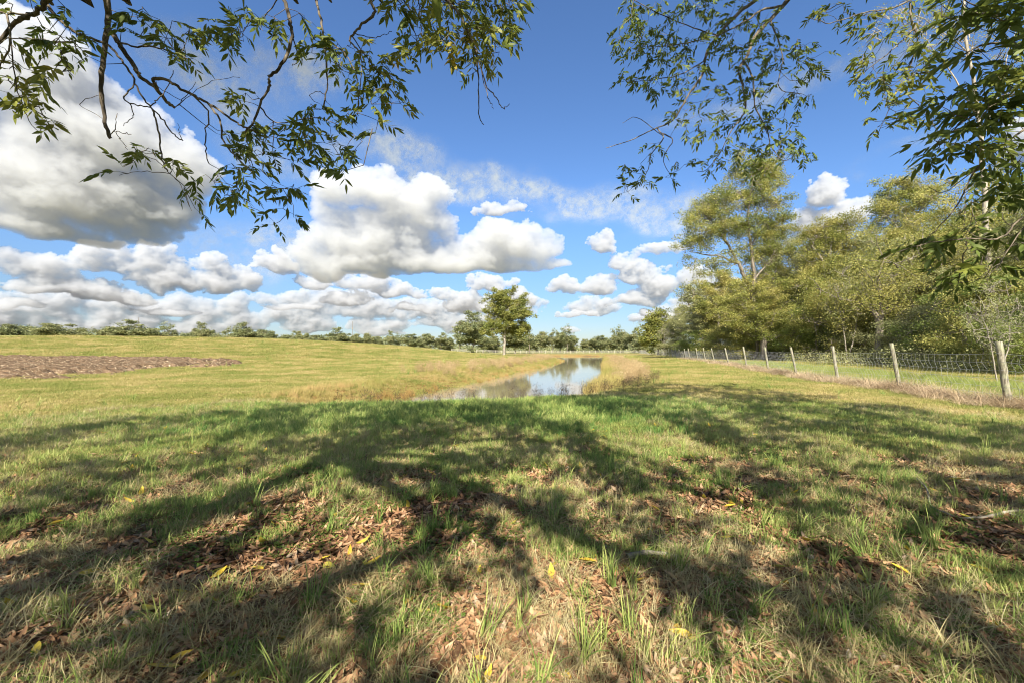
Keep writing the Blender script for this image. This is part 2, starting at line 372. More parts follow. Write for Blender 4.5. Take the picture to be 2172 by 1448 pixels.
# ---------------------------------------------------------------- scattering (ground cover only)
rng = np.random.default_rng(11)
def plant_mat(name, stops, trans=0.35, rough=0.7, spec=0.25, var=0.5, patch=0.25, pscale=0.35):
    m, b = mat(name)
    a = b.n('ShaderNodeAttribute', attribute_name='rnd').outputs['Fac']
    oi = b.n('ShaderNodeObjectInfo').outputs['Random']
    p = b.noise(b.n('ShaderNodeNewGeometry').outputs['Position'], pscale, 3)
    t = b.m('ADD', b.m('MULTIPLY', a, var), b.m('MULTIPLY', oi, 1 - var - patch))
    t = b.m('ADD', t, b.m('MULTIPLY', b.ss(p, 0.33, 0.67), patch))
    c = b.ramp(t, stops)
    d_ = bsdf(b, c, rough, spec)
    tr_ = b.n('ShaderNodeBsdfTranslucent'); b._in(tr_.inputs[0], c)
    mx_ = b.n('ShaderNodeMixShader'); mx_.inputs[0].default_value = trans
    b.t.links.new(d_, mx_.inputs[1]); b.t.links.new(tr_.outputs[0], mx_.inputs[2]); b.t.links.new(mx_.outputs[0], b.out.inputs[0])
    return m
def blades(n, radius, hmin, hmax, w, lean=(0.1, 0.7), seg=3, flat=0.0, seed=0):
    g = np.random.default_rng(seed)
    r = radius * np.sqrt(g.random(n)); th = g.random(n) * 6.283; bx, by = r * np.cos(th), r * np.sin(th)
    hh = g.uniform(hmin, hmax, n); az = g.random(n) * 6.283; ln = g.uniform(lean[0], lean[1], n)
    ww = w * g.uniform(0.6, 1.3, n); V = []
    for k in range(seg + 1):
        t = k / seg
        out = hh * (ln * t * (0.35 + 0.65 * t) + flat * t); up = hh * (t * (1 - 0.45 * ln * t * t)) * (1 - flat * 0.85) + 0.004
        cx, cy = bx + np.cos(az) * out, by + np.sin(az) * out
        wd = ww * (1.0, 0.9, 0.62, 0.08, 0.02)[min(4, int(round(t * 3)))] * 0.5
        sx, sy = -np.sin(az + 0.5 * t) * wd, np.cos(az + 0.5 * t) * wd
        V += [np.stack([cx - sx, cy - sy, up], -1), np.stack([cx + sx, cy + sy, up], -1)]
    V = np.stack(V, 1).reshape(-1, 3); base = np.arange(n)[:, None] * (2 * (seg + 1)); Fq = []
    for k in range(seg): Fq.append(np.concatenate([base + 2 * k, base + 2 * k + 1, base + 2 * k + 3, base + 2 * k + 2], 1))
    return V, np.concatenate(Fq), np.repeat(g.random(n), 2 * (seg + 1))
def join(lst):
    Vs, Fs, As, o = [], [], [], 0
    for V, Fq, a in lst: Vs.append(V); Fs.append(Fq + o); As.append(a); o += len(V)
    return np.concatenate(Vs), np.concatenate(Fs), np.concatenate(As)
def proto_coll(name, lst, m):
    c = bpy.data.collections.new(name)
    for i, (V, Fq, a) in enumerate(lst):
        o = bpy.data.objects.new(name + '_src', mk(name, V, Fq, m, dict(rnd=a))); c.objects.link(o)
    return c
def scatter(name, pts, scl, coll, tilt=0.0, kind='stuff', nrm=None):
    n = len(pts)
    me = mk(name, pts, np.zeros((0, 3), int)) if False else bpy.data.meshes.new(name)
    me.vertices.add(n); me.vertices.foreach_set('co', np.asarray(pts, np.float32).ravel()); me.update()
    rot = np.stack([rng.normal(0, 1, n) * tilt, rng.normal(0, 1, n) * tilt, rng.random(n) * 6.283], -1)
    at = me.attributes.new('rot', 'FLOAT_VECTOR', 'POINT'); at.data.foreach_set('vector', rot.astype(np.float32).ravel())
    at = me.attributes.new('scl', 'FLOAT', 'POINT'); at.data.foreach_set('value', np.asarray(scl, np.float32))
    at = me.attributes.new('idx', 'INT', 'POINT'); at.data.foreach_set('value', rng.integers(0, 9999, n).astype(np.int32))
    o = link(name, me, kind=kind)
    ng = bpy.data.node_groups.new(name, 'GeometryNodeTree')
    ng.interface.new_socket('Geometry', in_out='INPUT', socket_type='NodeSocketGeometry')
    ng.interface.new_socket('Geometry', in_out='OUTPUT', socket_type='NodeSocketGeometry')
    N = ng.nodes.new; L = ng.links.new
    gi, go = N('NodeGroupInput'), N('NodeGroupOutput')
    ci_ = N('GeometryNodeCollectionInfo'); ci_.inputs['Collection'].default_value = coll; ci_.inputs['Separate Children'].default_value = True
    ci_.inputs['Reset Children'].default_value = True
    ip = N('GeometryNodeInstanceOnPoints'); ip.inputs['Pick Instance'].default_value = True
    def attr(nm, ty):
        a = N('GeometryNodeInputNamedAttribute'); a.data_type = ty; a.inputs['Name'].default_value = nm; return a.outputs['Attribute']
    L(gi.outputs[0], ip.inputs['Points']); L(ci_.outputs[0], ip.inputs['Instance'])
    er = N('FunctionNodeEulerToRotation'); L(attr('rot', 'FLOAT_VECTOR'), er.inputs[0]); L(er.outputs[0], ip.inputs['Rotation'])
    L(attr('scl', 'FLOAT'), ip.inputs['Scale']); L(attr('idx', 'INT'), ip.inputs['Instance Index'])
    L(ip.outputs[0], go.inputs[0])
    md = o.modifiers.new('scatter', 'NODES'); md.node_group = ng
    return o
def ground_pts(n, rmin, rmax, half=62, power=1.0):
    """points in front of the viewer, density falling with distance"""
    u = rng.random(n); r = (rmin ** power + u * (rmax ** power - rmin ** power)) ** (1 / power) if power else rmin * (rmax / rmin) ** u
    a = R(90) + rng.uniform(-R(half), R(half), n)
    return r * np.cos(a), r * np.sin(a)
def onto(x, y, dz=0.0): return np.stack([x, y, H(x, y) + dz], -1)
G_green = [(0.0, (0.075, 0.145, 0.03)), (0.35, (0.16, 0.25, 0.055)), (0.65, (0.36, 0.40, 0.11)), (1.0, (0.56, 0.53, 0.23))]
G_dry = [(0.0, (0.20, 0.16, 0.07)), (0.4, (0.36, 0.30, 0.14)), (0.75, (0.50, 0.43, 0.24)), (1.0, (0.62, 0.56, 0.36))]
m_green = plant_mat('grass_green', G_green)
m_dry = plant_mat('grass_dry', G_dry, trans=0.25)
m_lawn = plant_mat('grass_lawn', [(0.0, (0.114, 0.162, 0.030)), (0.35, (0.233, 0.256, 0.060)), (0.6, (0.379, 0.324, 0.111)), (1.0, (0.643, 0.459, 0.240))], patch=0.35, var=0.35)
TB = []
for k in range(6):   # a rooted tuft of fine blades
    TB.append(join([blades(26, 0.05, 0.06, 0.15, 0.0042, (0.1, 0.9), 3, seed=k), blades(16, 0.09, 0.03, 0.08, 0.0035, (0.3, 1.2), 3, seed=50 + k)]))
c_tuft = proto_coll('grass_tuft', TB, m_green)
TL = [join([blades(12 + k, 0.03, 0.14, 0.30, 0.0075, (0.15, 0.8), 4, seed=100 + k), blades(8, 0.05, 0.06, 0.12, 0.005, (0.2, 0.9), 3, seed=140 + k)]) for k in range(5)]
c_long = proto_coll('long_grass', TL, m_green)
TD = [join([blades(30, 0.10, 0.05, 0.14, 0.0028, (0.2, 1.6), 3, flat=0.5, seed=200 + k), blades(14, 0.07, 0.05, 0.16, 0.003, (0.2, 0.9), 3, seed=240 + k)]) for k in range(5)]
c_dry = proto_coll('dry_straw', TD, m_dry)
TM = [blades(110, 0.30, 0.05, 0.12, 0.0085, (0.2, 1.1), 2, seed=300 + k) for k in range(4)]
c_mid = proto_coll('lawn_clump', TM, m_lawn)

EDGE = lambda x, y: pond_sd(x, y) > 0.1
# near tufts
x, y = ground_pts(27000, 1.1, 13, 64, 1.25); cov = fbm(x * 1.3, y * 1.3, 61, 4) + 0.85 * (1 - litter_f(x, y)) - .24 - .16 * sstep(np.hypot(x, y), 4.2, 2.4) + rng.normal(0, .16, len(x))
k = (cov > -0.04) & EDGE(x, y); x, y = x[k], y[k]; print('tufts', len(x))
scatter('grass', onto(x, y), rng.uniform(0.6, 1.25, len(x)) * (0.85 + 0.8 * lush_f(x, y)), c_tuft, 0.15)
x, y = ground_pts(1300, 1.3, 13, 64, 1.1); k = EDGE(x, y) & (fbm(x * .9, y * .9, 65, 3) > -0.1); x, y = x[k], y[k]
scatter('long_grass', onto(x, y), rng.uniform(0.5, 1.1, len(x)), c_long, 0.15)
x, y = ground_pts(17000, 1.1, 14, 64, 1.15); k = EDGE(x, y) & (fbm(x * .8, y * .8, 66, 3) > -0.12) & (rng.random(len(x)) > 0.75 * lush_f(x, y)) & (rng.random(len(x)) > .45 * litter_f(x, y)); x, y = x[k], y[k]
scatter('dry_straw', onto(x, y), rng.uniform(0.7, 1.3, len(x)), c_dry, 0.2)
# mid-distance lawn
x, y = ground_pts(52000, 6.0, 52, 60, 1.0)
k = (pond_sd(x, y) > 0.3) & ~tilled(x, y); k &= rng.random(len(x)) > litter_f(x, y); x, y = x[k], y[k]
scatter('lawn_grass', onto(x, y), rng.uniform(0.6, 1.15, len(x)) * (0.7 + 0.55 * sstep(np.hypot(x, y), 8, 45)), c_mid, 0.1)

x, y = ground_pts(26000, 48, 105, 54, 1.0); k = (pond_sd(x, y) > 1.0) & (x < 10.3 + .2545 * y + 12) ; x, y = x[k], y[k]
xw, yw = ground_pts(1500, 13, 80, 52, 1.0); k = (pond_sd(xw, yw) > 1) & (fbm(xw * .15, yw * .15, 55, 3) > .02); xw, yw = xw[k], yw[k]
scatter('field_weeds', onto(xw, yw), rng.uniform(.5, 1.3, len(xw)) * (.8 + yw / 50), c_long, .2)
x_, y_ = rng.uniform(-60, -11, 900), rng.uniform(20, 40, 900); k = tilled(x_, y_) | tilled(x_ + .8, y_ - .8)
scatter('weeds_on_soil', onto(x_[k], y_[k], .05), rng.uniform(.5, 1.4, k.sum()), c_dry, .3)
scatter('field_grass', onto(x, y), rng.uniform(1.4, 2.6, len(x)), c_mid, 0.1)
x = rng.uniform(-7, 8, 9000); y = rng.uniform(6.5, 12.5, 9000); k = EDGE(x, y) & (rng.random(9000) < lush_f(x, y)); x, y = x[k], y[k]
scatter('lush_grass', onto(x, y), rng.uniform(0.9, 1.5, len(x)), proto_coll('lush_grass', TB, plant_mat('grass_lush', [(0.0, (0.05, 0.14, 0.03)), (0.5, (0.11, 0.24, 0.05)), (1.0, (0.22, 0.33, 0.08))])), 0.12)
# fallen leaves
def leaf_blade(L_, w_, curl, cup, n=5, seed=0, droop=0.0):
    """one pointed leaf along +X, curled"""
    g = np.random.default_rng(seed); V = []; ang_ = 0; p = np.array([0., 0., 0.]); st = L_ / n; side = g.choice([-1, 1]) * 0.16
    for k in range(n + 1):
        t = k / n; wd = w_ * 0.5 * (math.sin(math.pi * min(1, t * 0.96 + 0.02)) ** 0.8) * (1.1 - 0.35 * t); off_ = side * L_ * t * t
        nz = np.array([-math.sin(ang_), 0, math.cos(ang_)])
        for s_ in (-1, 0, 1): V.append(p + np.array([0, s_ * wd + off_, 0]) + nz * (abs(s_) * cup * wd))
        p = p + np.array([math.cos(ang_), 0, math.sin(ang_)]) * st; ang_ += curl / n
    Fq = []
    for k in range(n):
        a = 3 * k; Fq += [(a, a + 3, a + 4, a + 1), (a + 1, a + 4, a + 5, a + 2)]
    return np.array(V), np.array(Fq), np.full(len(V), g.random())
LV = []
for k in range(12):
    V, Fq, a = leaf_blade(0.085 + 0.05 * rng.random(), 0.030 + 0.020 * rng.random(), rng.uniform(-0.8, 1.9), rng.uniform(0.1, 0.9), 6, 900 + k)
    V = V + np.array([-0.05, 0, 0.006 + max(0, -V[:, 2].min())]); LV.append((V, Fq, a))
m_dead = plant_mat('dead_leaf', [(0.0, (0.055, 0.030, 0.017)), (0.3, (0.16, 0.082, 0.040)), (0.6, (0.31, 0.165, 0.082)), (0.85, (0.45, 0.28, 0.155)), (1.0, (0.30, 0.26, 0.20))], trans=0.12, rough=0.6, spec=0.3, var=0.0, patch=0.15, pscale=3)
m_yel = plant_mat('yellow_leaf', [(0.0, (0.48, 0.30, 0.03)), (0.6, (0.58, 0.42, 0.05)), (1.0, (0.34, 0.33, 0.06))], trans=0.2, rough=0.5, var=0.0, patch=0.0)
c_dead = proto_coll('dead_leaf', LV, m_dead); c_yel = proto_coll('yellow_leaf', LV[:7], m_yel)
x, y = ground_pts(150000, 0.9, 10, 66, 1.0); k = rng.random(len(x)) < litter_f(x, y) * 1.5; x, y = x[k], y[k]; print('leaves', len(x))
scatter('leaf_litter', onto(x, y, rng.uniform(0, 0.012, len(x))), rng.uniform(0.3, 0.9, len(x)), c_dead, 0.28)
x, y = ground_pts(420, 1.3, 11, 60, 0.8)
scatter('yellow_leaf_litter', onto(x, y, 0.02), rng.uniform(0.7, 1.15, len(x)), c_yel, 0.25)
# clover and creeping weeds
def disc_plant(n, rad_, lr, seed):
    g = np.random.default_rng(seed); out = []
    for _ in range(n):
        r_, t_ = rad_ * math.sqrt(g.random()), g.random() * 6.283; cx, cy, cz = r_ * math.cos(t_), r_ * math.sin(t_), g.uniform(.006, .035)
        for q in range(3):
            a0 = t_ + q * 2.094; dx, dy = math.cos(a0), math.sin(a0); s_ = lr * g.uniform(.7, 1.2)
            V = np.array([(cx, cy, cz), (cx + (dx - dy * .6) * s_ * .7, cy + (dy + dx * .6) * s_ * .7, cz + .002), (cx + dx * s_ * 1.3, cy + dy * s_ * 1.3, cz + .004), (cx + (dx + dy * .6) * s_ * .7, cy + (dy - dx * .6) * s_ * .7, cz + .002)])
            out.append((V, np.array([[0, 1, 2, 3]]), np.full(4, g.random())))
    return join(out)
c_clo = proto_coll('clover', [disc_plant(40, 0.10, 0.0075, 600 + k) for k in range(4)], plant_mat('clover', [(0, (0.07, 0.14, 0.02)), (1, (0.20, 0.30, 0.05))]))
x, y = ground_pts(5200, 1.0, 5.5, 64, 1.1); k = fbm(x * 1.1, y * 1.1, 81, 3) > 0.02; x, y = x[k], y[k]
scatter('clover', onto(x, y), rng.uniform(0.7, 1.3, len(x)), c_clo, 0.1)
# bank vegetation: tall dry grasses and weeds
TT = [join([blades(70, 0.30, 0.35, 0.85, 0.010, (0.1, 0.6), 3, seed=700 + k), blades(40, 0.35, 0.15, 0.4, 0.012, (0.3, 1.0), 3, seed=740 + k)]) for k in range(4)]
def seedy(seed, n=46, hh=(0.55, 1.0)):
    g = np.random.default_rng(seed); out = [blades(n, 0.32, hh[0], hh[1], 0.007, (0.1, 0.5), 3, seed=seed)]
    for _ in range(n):
        cx, cy, cz = g.normal(0, .20), g.normal(0, .20), g.uniform(hh[0] * .6, hh[1] * .92)
        q = 10; V = np.repeat(np.array([[cx, cy, cz]]), q * 3, 0) + g.normal(0, 0.035, (q * 3, 3)) * (1, 1, 1.5)
        V[2::3] = V[::3] + (V[1::3] - V[::3]) * .5 + (0, 0, .02)
        out.append((np.concatenate([V.reshape(q, 3, 3), V.reshape(q, 3, 3)[:, 2:3]], 1).reshape(-1, 3), np.arange(q * 4).reshape(q, 4), np.full(q * 4, g.random())))
    return join(out)
m_tan = plant_mat('bank_grass', [(0, (0.17, 0.20, 0.04)), (0.35, (0.34, 0.31, 0.09)), (0.7, (0.46, 0.35, 0.14)), (1, (0.48, 0.29, 0.13))], var=0.25, patch=0.5, pscale=0.25)
m_mauve = plant_mat('seeding_grass', [(0, (0.24, 0.22, 0.07)), (0.4, (0.38, 0.285, 0.145)), (0.7, (0.46, 0.33, 0.17)), (1, (0.60, 0.50, 0.29))], var=0.45, patch=0.3, pscale=0.6)
m_straw = plant_mat('fence_straw', [(0, (0.27, 0.18, 0.11)), (0.5, (0.48, 0.36, 0.22)), (1, (0.66, 0.54, 0.36))], var=0.4, patch=0.3, pscale=1.0)
c_tan = proto_coll('bank_grass', TT, m_tan)
c_rough = proto_coll('rough_grass', TT, plant_mat('rough_grass', [(0, (0.13, 0.20, 0.035)), (0.5, (0.28, 0.32, 0.08)), (1, (0.44, 0.42, 0.17))]))
c_mau = proto_coll('seeding_grass', [seedy(800 + k) for k in range(4)], m_mauve)
c_str = proto_coll('fence_straw', [join([blades(60, 0.28, 0.22, 0.55, 0.008, (0.2, 1.4), 3, flat=0.25, seed=760 + k), blades(40, 0.35, 0.15, 0.4, 0.007, (0.4, 1.6), 3, flat=0.6, seed=780 + k)]) for k in range(4)], m_straw)
def shore(n, seg, dmin, dmax, spread_t=None):
    """points along given shore segments (indices into POND), pushed outward"""
    P_ = []
    L_ = [(i, np.linalg.norm(POND[(i + 1) % len(POND)] - POND[i])) for i in seg]; tot = sum(math.sqrt(l) for _, l in L_)
    for i, l in L_:
        m = int(n * math.sqrt(l) / tot); a_, b_ = POND[i], POND[(i + 1) % len(POND)]; e = (b_ - a_) / l; nr = np.array([e[1], -e[0]])
        t = rng.random(m)[:, None]; P_.append(a_ + (b_ - a_) * t + nr * rng.uniform(dmin, dmax, (m, 1)))
    P_ = np.concatenate(P_); return P_[:, 0], P_[:, 1]
LEFT = [11, 12, 13, 14, 15, 16, 17]; RIGHT = [3, 4, 5, 6, 7, 8]
x, y = shore(2600, LEFT, 0.0, 3.2); k = pond_sd(x, y) > 0.02; x, y = x[k], y[k]
scatter('bank_grass', onto(x, y), rng.uniform(0.22, 0.5, len(x)) * (.30 + .95 * sstep(y, 15, 32)), c_tan, 0.1)
x, y = shore(700, LEFT[1:5], 1.6, 4.6); k = (fbm(x * .5, y * .5, 15, 3) > -0.02); x, y = x[k], y[k]
scatter('seeding_grass', onto(x, y), rng.uniform(0.4, 0.8, len(x)), c_mau, 0.1)
x, y = shore(800, RIGHT, 0.0, 1.0); k = (pond_sd(x, y) > 0.02) & (y > 17); x, y = x[k], y[k]
scatter('reed_grass', onto(x, y), rng.uniform(0.7, 1.15, len(x)), c_tan, 0.08)
x, y = shore(420, RIGHT[1:], 0.6, 2.4); k = pond_sd(x, y) > 0.1; x, y = x[k], y[k]
scatter('reddish_bank_grass', onto(x, y), rng.uniform(0.45, 0.85, len(x)), c_mau, 0.12)
# dry orange grass at the left foot of the pond
x = rng.uniform(-9, -3, 900); y = rng.uniform(12, 19, 900); k = (pond_sd(x, y) > 0.05) & (pond_sd(x, y) + fbm(x, y, 4, 2) < 3.0); x, y = x[k], y[k]
scatter('shore_grass', onto(x, y), rng.uniform(0.2, 0.42, len(x)) * np.where(x > -5.2, .5, 1), c_tan, 0.1)
x = rng.uniform(-5.2, -3.4, 90); y = rng.uniform(14.5, 21, 90); k = (pond_sd(x, y) > -.05) & (pond_sd(x, y) < .9); x, y = x[k], y[k]
x2, y2 = shore(120, LEFT[1:5], 0.0, .9); x, y = np.append(x, x2), np.append(y, y2)
scatter('rusty_reeds', onto(x, y), rng.uniform(.3, .6, len(x)), proto_coll('rusty_reeds', TT, plant_mat('rusty_reeds', [(0, (0.26, 0.16, 0.05)), (1, (0.50, 0.33, 0.12))])), .12)
# dark seed stalks on the lip of the near bank
TK = []
for k in range(3):
    g = np.random.default_rng(830 + k); out = [blades(5, 0.10, 0.30, 0.62, 0.006, (0.0, 0.3), 3, seed=830 + k)]
    for _ in range(60):
        j = g.integers(0, 5); out.append(blades(1, 0.02, 0.03, 0.06, 0.012, (0.2, 1.0), 2, seed=int(g.integers(1e6))))
        V, Fq, a = out[-1]; out[-1] = (V + np.array([g.normal(0, .07), g.normal(0, .07), g.uniform(.15, .5)]), Fq, a)
    TK.append(join(out))
c_stk = proto_coll('seed_stalk', TK, plant_mat('seed_stalk', [(0, (0.035, 0.025, 0.02)), (1, (0.12, 0.085, 0.05))]))
x, y = shore(170, [0, 1, 2, 3], 1.4, 2.9); 
scatter('seed_stalks', onto(x, y), rng.uniform(0.5, 1.0, len(x)), c_stk, 0.1)

# ---------------------------------------------------------------- tubes and trees
def tubes(lines, sides=6):
    """lines: list of (points (n,3), radii (n,)) -> V, F"""
    Vs, Fs, o = [], [], 0; ca = np.cos(np.arange(sides) * 6.2832 / sides); sa = np.sin(np.arange(sides) * 6.2832 / sides)
    ar = np.arange(sides); nx = (ar + 1) % sides
    for P, r in lines:
        P = np.asarray(P, float); r = np.asarray(r, float); n = len(P)
        T = np.gradient(P, axis=0); T /= np.linalg.norm(T, axis=1, keepdims=True) + 1e-9
        up = np.array([0, 0, 1.0]) if abs(T[0, 2]) < .9 else np.array([1.0, 0, 0])
        A = np.cross(T, up); A /= np.linalg.norm(A, axis=1, keepdims=True) + 1e-9; B = np.cross(T, A)
        V = P[:, None] + r[:, None, None] * (A[:, None] * ca[None, :, None] + B[:, None] * sa[None, :, None])
        Vs.append(V.reshape(-1, 3))
        for k in range(n - 1):
            a = o + k * sides; Fs.append(np.stack([a + ar, a + nx, a + sides + nx, a + sides + ar], 1))
        o += n * sides
    return np.concatenate(Vs), np.concatenate(Fs)
def bark_mat(name, c0, c1, sc_=6.0):
    m, b = mat(name); pos = b.n('ShaderNodeTexCoord').outputs['Object']
    n = b.noise(b.v('MULTIPLY', pos, (1, 1, 0.25)), sc_, 5, 0.7); n2 = b.noise(pos, sc_ * 0.2, 3)
    c = b.mix(b.ss(b.m('ADD', b.m('MULTIPLY', n, .7), b.m('MULTIPLY', n2, .3)), 0.38, 0.62), (*c0, 1), (*c1, 1))
    bp = b.n('ShaderNodeBump'); bp.inputs['Strength'].default_value = 0.6; bp.inputs['Distance'].default_value = 0.02; b._in(bp.inputs['Height'], n)
    b.t.links.new(bsdf(b, c, 0.9, 0.2, bp.outputs[0]), b.out.inputs[0]); return m
bark_pale = bark_mat('pale_bark', (0.15, 0.125, 0.10), (0.36, 0.32, 0.25))
bark_grey = bark_mat('grey_bark', (0.09, 0.075, 0.06), (0.26, 0.22, 0.17))
bark_dark = bark_mat('nut_tree_bark', (0.055, 0.045, 0.035), (0.20, 0.165, 0.12), 14)
def leaf_mat(name, stops, trans=0.42, patch=0.45, pscale=0.45):
    m, b = mat(name)
    a = b.n('ShaderNodeAttribute', attribute_name='rnd').outputs['Fac']; oi = b.n('ShaderNodeObjectInfo').outputs['Random']
    p = b.noise(b.n('ShaderNodeNewGeometry').outputs['Position'], pscale, 4)
    t = b.m('ADD', b.m('MULTIPLY', a, .40), b.m('MULTIPLY', b.ss(p, 0.34, 0.66), patch)); t = b.m('ADD', t, b.m('MULTIPLY', oi, 0.6 - patch))
    c = b.ramp(t, stops); d_ = bsdf(b, c, 0.55, 0.35)
    tr_ = b.n('ShaderNodeBsdfTranslucent'); b._in(tr_.inputs[0], c); mx_ = b.n('ShaderNodeMixShader'); mx_.inputs[0].default_value = trans
    b.t.links.new(d_, mx_.inputs[1]); b.t.links.new(tr_.outputs[0], mx_.inputs[2]); b.t.links.new(mx_.outputs[0], b.out.inputs[0]); return m
L_olive = leaf_mat('leaves_olive', [(0.1, (0.125, 0.158, 0.033)), (0.45, (0.256, 0.263, 0.061)), (0.75, (0.413, 0.370, 0.106)), (1.0, (0.531, 0.451, 0.192))])
L_green = leaf_mat('leaves_green', [(0.1, (0.090, 0.132, 0.026)), (0.5, (0.186, 0.233, 0.050)), (1.0, (0.339, 0.349, 0.089))])
L_dull = leaf_mat('leaves_dull', [(0.1, (0.144, 0.163, 0.063)), (0.5, (0.276, 0.282, 0.113)), (1.0, (0.451, 0.428, 0.200))])
L_far = leaf_mat('leaves_far', [(0.1, (0.125, 0.153, 0.067)), (0.5, (0.225, 0.241, 0.103)), (1.0, (0.367, 0.337, 0.158))])

def tree_data(seed, Ht, W_, cb=0.25, nclump=60, leaves=400, ls=0.2, trunk_r=None, lean=0.0, tall=1.0, gap=0.9, multi=1, clump_r=None, bare=0.0, thin=1.0, centers=None, stems=None):
    """returns (branch V,F) and (leaf V,F,rnd). cb: height fraction where the crown starts"""
    g = np.random.default_rng(seed); tr = trunk_r or Ht * 0.018 + 0.05
    lines = []; nodes = []
    for P, rr in (stems or []):
        lines.append((P, rr)); nodes += [(P[k], rr[k]) for k in range(max(1, len(P) // 3), len(P))]
    for mtr in range(0 if stems else multi):
        n = 12; t = np.linspace(0, 1, n); P = np.zeros((n, 3)); P[:, 2] = t * Ht * (0.86 - .1 * mtr)
        dr = g.normal(0, 1, (n, 2)).cumsum(0) * Ht * 0.010; P[:, :2] = dr - dr[0]; P[:, 0] += lean * Ht * t ** 1.4
        if multi > 1: a = 6.283 * mtr / multi + g.random(); P[:, 0] += math.cos(a) * W_ * .28 * t; P[:, 1] += math.sin(a) * W_ * .28 * t
        rr = tr * (1 - 0.88 * t ** 0.8) * (1 if multi == 1 else .7); rr[0] *= 1.35; lines.append((P, rr))
        for k in range(2, n): nodes.append((P[k], rr[k]))
    # crown: irregular lobes
    nl = 7; lob = g.normal(0, 1, (nl, 3)); lob /= np.linalg.norm(lob, axis=1, keepdims=True); la = g.uniform(-0.35, 0.30, nl)
    C = []; zc = Ht * (cb + (1 - cb) * 0.5); hz = Ht * (1 - cb) * 0.5
    while centers is None and len(C) < nclump:
        d = g.normal(0, 1, 3); d /= np.linalg.norm(d); r = g.random() ** (1 / 2.6)
        s_ = 1 + (la * np.clip((lob @ d) * 2.2 - 1.0, 0, 1)).sum()
        p = d * r * s_
        wz = 1.0 - 0.22 * max(0, p[2]) - 0.25 * max(0, -p[2])
        c = np.array([p[0] * W_ * .5 * wz + lean * Ht * .8, p[1] * W_ * .5 * wz, zc + p[2] * hz * tall])
        if c[2] < Ht * cb * .8: continue
        C.append(c)
    C = np.array(C if centers is None else centers); nclump = len(C); C = C[np.argsort(np.hypot(C[:, 0] - lean * Ht * .6, C[:, 1]))]
    NP = np.array([q[0] for q in nodes]); NR = np.array([q[1] for q in nodes])
    cr = clump_r or W_ * 0.10
    tips = []
    for c in C:
        dd = np.linalg.norm(NP - c, axis=1) + np.maximum(0, NP[:, 2] - c[2] + 0.25 * W_ * .5) * 1.5
        k = int(np.argmin(dd)); p0, r0 = NP[k], NR[k]; L_ = np.linalg.norm(c - p0); m_ = 5; t = np.linspace(0, 1, m_)[:, None]
        P = p0 * (1 - t) + c * t; P[1:-1] += g.normal(0, L_ * 0.07, (m_ - 2, 3)); P[:, 2] -= (np.sin(t[:, 0] * 3.14) * L_ * .08)
        re = max(0.012, r0 * 0.28); ra = min(r0 * 0.7, 0.02 + L_ * 0.02); rr = np.linspace(ra, min(ra, re), m_); lines.append((P, rr))
        NP = np.concatenate([NP, P[1:]]); NR = np.concatenate([NR, rr[1:]])
        for _ in range(5):
            e = c + g.normal(0, cr * .62, 3) * (1, 1, .7); mid = (c + e) / 2 + g.normal(0, cr * .1, 3)
            lines.append((np.array([P[-2] if _ < 2 else c, mid, e]), np.array([.022, .014, .006]) * (1 + tr))); tips.append(e)
    tips = np.array(tips)
    # leaves clustered at twig tips
    N = int(nclump * leaves * (1 - bare)); wgt = g.random(len(tips)) ** 2.4; wgt[g.random(len(tips)) < bare * .6] = 0; wgt /= wgt.sum()
    src = tips[g.choice(len(tips), N, p=wgt)]
    off_ = g.normal(0, 1, (N, 3)); off_ /= np.linalg.norm(off_, axis=1, keepdims=True); off_ *= (g.random((N, 1)) ** .55) * cr * gap * (1, 1, .62)
    ctr = src + off_
    s_ = ls * g.uniform(.55, 1.25, N)
    u = g.normal(0, 1, (N, 3)); u[:, 2] *= .6; u /= np.linalg.norm(u, axis=1, keepdims=True)
    w = np.cross(u, g.normal(0, 1, (N, 3)) + (0, 0, 0)); w /= np.linalg.norm(w, axis=1, keepdims=True) + 1e-9
    a = u * s_[:, None] * .62; c_ = w * s_[:, None] * .34
    V = np.stack([ctr - a, ctr + c_, ctr + a, ctr - c_], 1).reshape(-1, 3)
    return tubes(lines, 5), (V, np.arange(4 * N).reshape(N, 4), np.repeat(g.random(N), 4))
ORD = ['', 'first', 'second', 'third', 'fourth', 'fifth', 'sixth', 'seventh', 'eighth', 'ninth', 'tenth', 'eleventh', 'twelfth', 'thirteenth', 'fourteenth', 'fifteenth', 'sixteenth', 'seventeenth', 'eighteenth', 'nineteenth', 'twentieth']
def ordn(i):
    return ORD[i] if i <= 20 else ('twenty-' + ORD[i - 20] if i < 30 else ('thirtieth' if i == 30 else ('thirty-' + ORD[i - 30] if i < 40 else ('fortieth' if i == 40 else 'forty-' + ORD[i - 40]))))
class Kind:
    def __init__(s, td, leafm, barkm, Ht, W_):
        (bv, bf), (lv, lf, la_) = td; s.b = mk('trunk', bv, bf, barkm); s.l = mk('crown', lv, lf, leafm, dict(rnd=la_), smooth=False); s.H = Ht; s.W = W_
    def place(s, name, x, y, h, w, label, cat='tree', group=None, rz=0.0, mirror=False, z=None, leafm=None):
        r = bpy.data.objects.new(name, None); COL.objects.link(r); r.location = (x, y, (H(np.array([x]), np.array([y]))[0] if z is None else z) - 0.05)
        r.rotation_euler = (0, 0, rz); k = w / s.W; r.scale = (-k if mirror else k, k, h / s.H)
        r['label'] = label; r['category'] = cat
        if group: r['group'] = group
        o = link('trunk', s.b, r); o2 = link('crown', s.l, r); return r
def P3(px, py, Z): return np.array([(px - CX) / F * Z, Z, EYE + (HZ - py) / F * Z])
